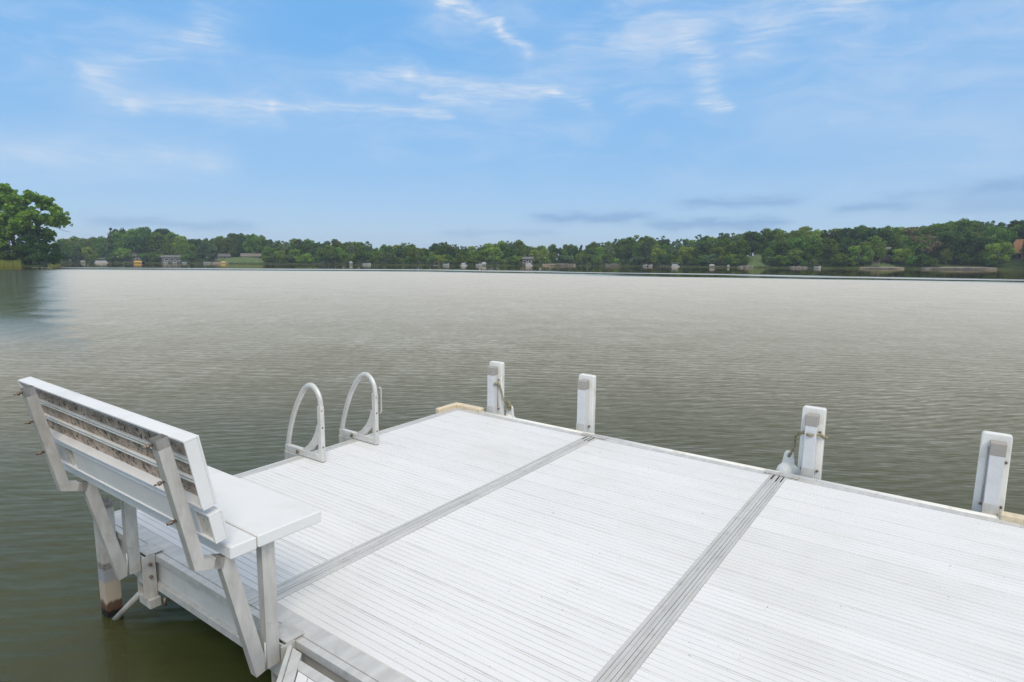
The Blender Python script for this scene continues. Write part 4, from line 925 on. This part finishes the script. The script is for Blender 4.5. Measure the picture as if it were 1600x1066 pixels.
runabout(326, -4, 'pale rowing boat left of the small sandy beach', 3.2, 'boat', 0, .2, False, 'rowing_boat')
house('house', 398, 20, 8.5, 7, 1.9, 1.1, 'grey_siding', 'roof_tan', 'low house with a pale roof above the long lawn', [(-3.2, -2, .9, 1.9), (-.6, .6, .9, 1.9), (2, 3.2, .9, 1.9)])
house('house', 350, 19, 6.0, 6, 1.9, 1.0, 'tan', 'roof', 'tan walled house half hidden above the small beach', [(-2.2, -1.2, .9, 1.8), (.4, 1.6, .9, 1.8)])
lift(549.5, -3, 'lone white boat lift canopy left of the picture centre', 1.6, 4, 1.5, 'canvas', .35)
runabout(574, -3, 'grey boat moored right of the lone white canopy', 3.6, 'boat', 0, 0, True)
lift(682, -1, 'brown pergola like lift left of the cream runabout', 3.0, 4, 2.0, 'brown', .15, boat=False)
runabout(697, -4, 'white motor boat beside the brown pergola', 2.8, 'boat', 0, .1, True)
pontoon(725, -3, 'cream pontoon boat without canopy near the picture centre', 2.9, None)
lift(756, -3, 'white boat lift holding a white boat near the picture centre', 2.0, 4, 1.6, 'canvas', .7)
runabout(748, -6, 'white motor boat left of the central white lift', 2.6, 'boat', 0, 0, True)
house('boathouse', 823, 1.5, 3.6, 5, 2.0, .7, 'brown', 'roof', 'dark brown boathouse right of the picture centre', [(-1.5, -.3, .6, 1.6), (.3, 1.5, .6, 1.6)])
pontoon(826, -3, 'white pontoon boat in front of the dark boathouse', 3.6, 1.6, 'canvas')
for p_, lab_ in ((849, 'left of two white garden umbrellas above the tan bank'), (884, 'right of two white garden umbrellas above the tan bank')):
    mt, dep = site(p_, None, 8); e = empty('garden_umbrella', mt, lab_, 'umbrella')
    q = MB(); q.tube([(0, 0, -.1), (0, 0, 2.3)], .05, 6); q.build('pole', M['alum'], e); q = MB(); q.tube([(0, 0, 1.9), (0, 0, 2.0), (0, 0, 2.6)], [1.3, 1.25, .05], 8); q.build('canopy', M['canvas'], e)
def wall_thing(px, off, L, h_, mat, lab, blocks):
    mt, dep = site(px, None, off, 0.0); e = empty('retaining_wall', mt, lab, 'wall'); r_ = random.Random(int(px)); x = -L / 2
    for i in range(blocks):
        w_ = L / blocks; q = MB(); q.box((x + .03, 0 + r_.uniform(0, .15), -.6), (x + w_ - .03, .8, h_ * r_.uniform(.85, 1.1)), .05); q.build('block', M[mat], e); x += w_
wall_thing(872, -1.6, 10.5, .75, 'stone', 'tan stone retaining wall below the white umbrellas', 9)
wall_thing(955, -1.2, 5.0, .9, 'stone', 'short grey stone wall among willows right of centre', 5)
wall_thing(1490, -2.1, 16, .5, 'stone', 'long pale stone wall along the right beach', 12)
wall_thing(1370, -2.0, 8, .35, 'stone', 'low stone edging below the tan house', 7)
runabout(1006, -4, 'grey boat moored below tall trees right of centre', 2.2, 'boat', 0, 0, True)
runabout(1014, -3, 'small rowing boat right of the grey boat', 2.0, 'alum', 0, .3, False, 'rowing_boat')
pontoon(1053, -4, 'pontoon boat with flat white canopy left of the large white lift', 3.6, 1.55, 'canvas')
pier(1038, -3, 'short grey pier left of the flat canopied pontoon', 4, 1.0, 'deckwood', along=True, z=.35)
lift(1109.5, -4, 'large white boat lift with canopy on the right half of the far shore', 2.3, 5, 1.15, 'canvas', .32)
pier(1125, -2, 'brown low pier right of the large white lift', 3.6, 1.0, 'brown', along=True, z=.35)
lift(1135, -2, 'tiny white lift right of the large white one', .9, 2, .9, 'canvas', .3, boat=False)
def boulders(px0, px1, n, lab_fmt, z=0.0):
    r_ = random.Random(int(px0))
    for i in range(n):
        p_ = px0 + (px1 - px0) * (i + .5) / n; mt, dep = site(p_, None, -1.2 + r_.uniform(-.5, .5), 0.0)
        bm = bmesh.new(); bmesh.ops.create_icosphere(bm, subdivisions=2, radius=1.0)
        for v in bm.verts: v.co *= 1 + .18 * math.sin(v.co.x * 5 + i) * math.cos(v.co.y * 4 + i * 2)
        me = bpy.data.meshes.new('boulder'); bm.to_mesh(me); bm.free()
        o = link_mesh('boulder', me, M['stone']); s = r_.uniform(.5, .9); o.matrix_world = mt @ Matrix.Diagonal((s * 1.3, s, s * .8, 1)); tag(o, lab_fmt + ', ' + ['first', 'second', 'third', 'fourth', 'fifth'][i] + ' from left', 'rock', 'boulders on the far shore')
boulders(1152, 1170, 4, 'grey boulder in the row at the foot of the grassy slope')
boulders(1233, 1256, 5, 'pale boulder in the pile right of the grassy slope')
runabout(1273, -3, 'pale rowing boat right of the pile of boulders', 2.4, 'boat', 0, 0, False, 'rowing_boat')
house('house', 1376, 13, 4.0, 5, 2.2, .8, 'tan', 'roof_tan', 'tan house with a raised deck among trees at right', [(-1.7, -.5, 1.0, 2.1), (.3, 1.7, .6, 2.0)], z=3.2)
mt, dep = site(1376, None, 9.5, 1.0); e = empty('house_deck', mt, 'railed timber deck in front of the tan house', 'deck')
q = MB(); q.box((-2.4, 0, 1.9), (2.4, 3, 2.05)); q.build('deck', M['deckwood'], e)
for k in range(5): q = MB(); q.box((-2.3 + k * 1.12, .02, -1.2), (-2.16 + k * 1.12, .14, 2.9)); q.build('post', M['deckwood'], e)
q = MB(); q.box((-2.4, .15, 2.75), (2.4, .22, 2.85)); q.build('railing', M['deckwood'], e)
mt, dep = site(1363, None, .5, 0.0); e = empty('beach_stairs', mt, 'timber stairs climbing from the sandy strip', 'stairs')
for k in range(7): q = MB(); q.box((-.9, k * .5, .25 + k * .26), (.9, k * .5 + .5, .33 + k * .26)); q.build('step', M['deckwood'], e)
for s in (-.95, .9): q = MB(); q.prism([(s, 0, -.2), (s, 3.5, -.2), (s, 3.5, 1.85), (s, 0, .35)], (.05, 0, 0)); q.build('stringer', M['deckwood'], e); 
for s in (-.95, .9): q = MB(); q.prism([(s, 0, 1.2), (s, 3.5, 2.75), (s, 3.5, 2.85), (s, 0, 1.3)], (.05, 0, 0)); q.box((s, 0, .3), (s + .06, .06, 1.25)); q.box((s, 3.4, 1.8), (s + .06, 3.46, 2.8)); q.build('handrail', M['deckwood'], e)
# A-frame house with a steep orange-brown roof and brick chimney
mt, dep = site(1582, None, 17, 3.0); e = empty('a_frame_house', mt @ Matrix.Rotation(math.radians(-38), 4, 'Z'), 'brown gabled house with a steep orange roof and brick chimney at right', 'house')
q = MB(); q.box((-2.6, 0, -2.5), (2.6, 5.0, 1.8)); q.prism([(-2.6, .05, 1.8), (-2.6, 4.95, 1.8), (-2.6, 2.5, 5.1)], (.15, 0, 0)); q.build('wall', M['brown'], e)
r = MB(); gable(r, -2.6, 2.6, 0, 5.0, 1.82, 5.2, .35); ro = r.build('roof', M['orange_roof'], e)
q = MB(); q.box((1.6, -.9, -2.5), (2.4, -.02, 4.8)); q.build('chimney', M['brick'], e)
window(e, -1.8, -.4, .2, 1.4, 0, 'brown'); window(e, .0, 1.2, .2, 1.4, 0, 'brown')
pier(1525, -7, 'low pier with grey posts off the long right beach', 3.6, 1.4, 'deckwood', along=True, z=.4)
house('house', 1268, 30, 3.5, 4, 3.0, 1.0, 'white', 'roof', 'white house wall glimpsed between tall trees above the boulders', [(-1.2, 0, 1, 2.2)], z=6.5)

# ------------------------------------------------------------------ thin summer haze over the lake
hz = MB(); hz.box((-2400, -2400, -3.0), (2400, 2400, 32.0))
hm = bpy.data.materials.new('thin_haze'); hm.use_nodes = True; hm.node_tree.nodes.clear(); hn = NT(hm.node_tree)
pv = hn.n('ShaderNodeVolumePrincipled'); pv.inputs['Color'].default_value = (.78, .88, .98, 1); pv.inputs['Density'].default_value = .00048; pv.inputs['Anisotropy'].default_value = 0.0
ho = hn.n('ShaderNodeOutputMaterial'); hn.link(pv.outputs[0], ho.inputs['Volume'])
tag(hz.build('haze', hm), 'thin pale haze over the lake and far shore', 'haze', kind='stuff')

# things alike in every word get their order from left to right
same = {}
for o in bpy.data.objects:
    if o.parent is None and 'label' in o and o.get('group') in ('far shore trees', 'far shore shrubs'): same.setdefault(o['label'], []).append(o)
for lab, os_ in same.items():
    if len(os_) > 1:
        os_.sort(key=lambda o: o.location.x / o.location.y); words = ['left one', 'right one'] if len(os_) == 2 else ['first from left', 'second from left', 'third from left', 'fourth from left', 'fifth from left']
        for o, w_ in zip(os_, words): o['label'] = lab + ', ' + w_
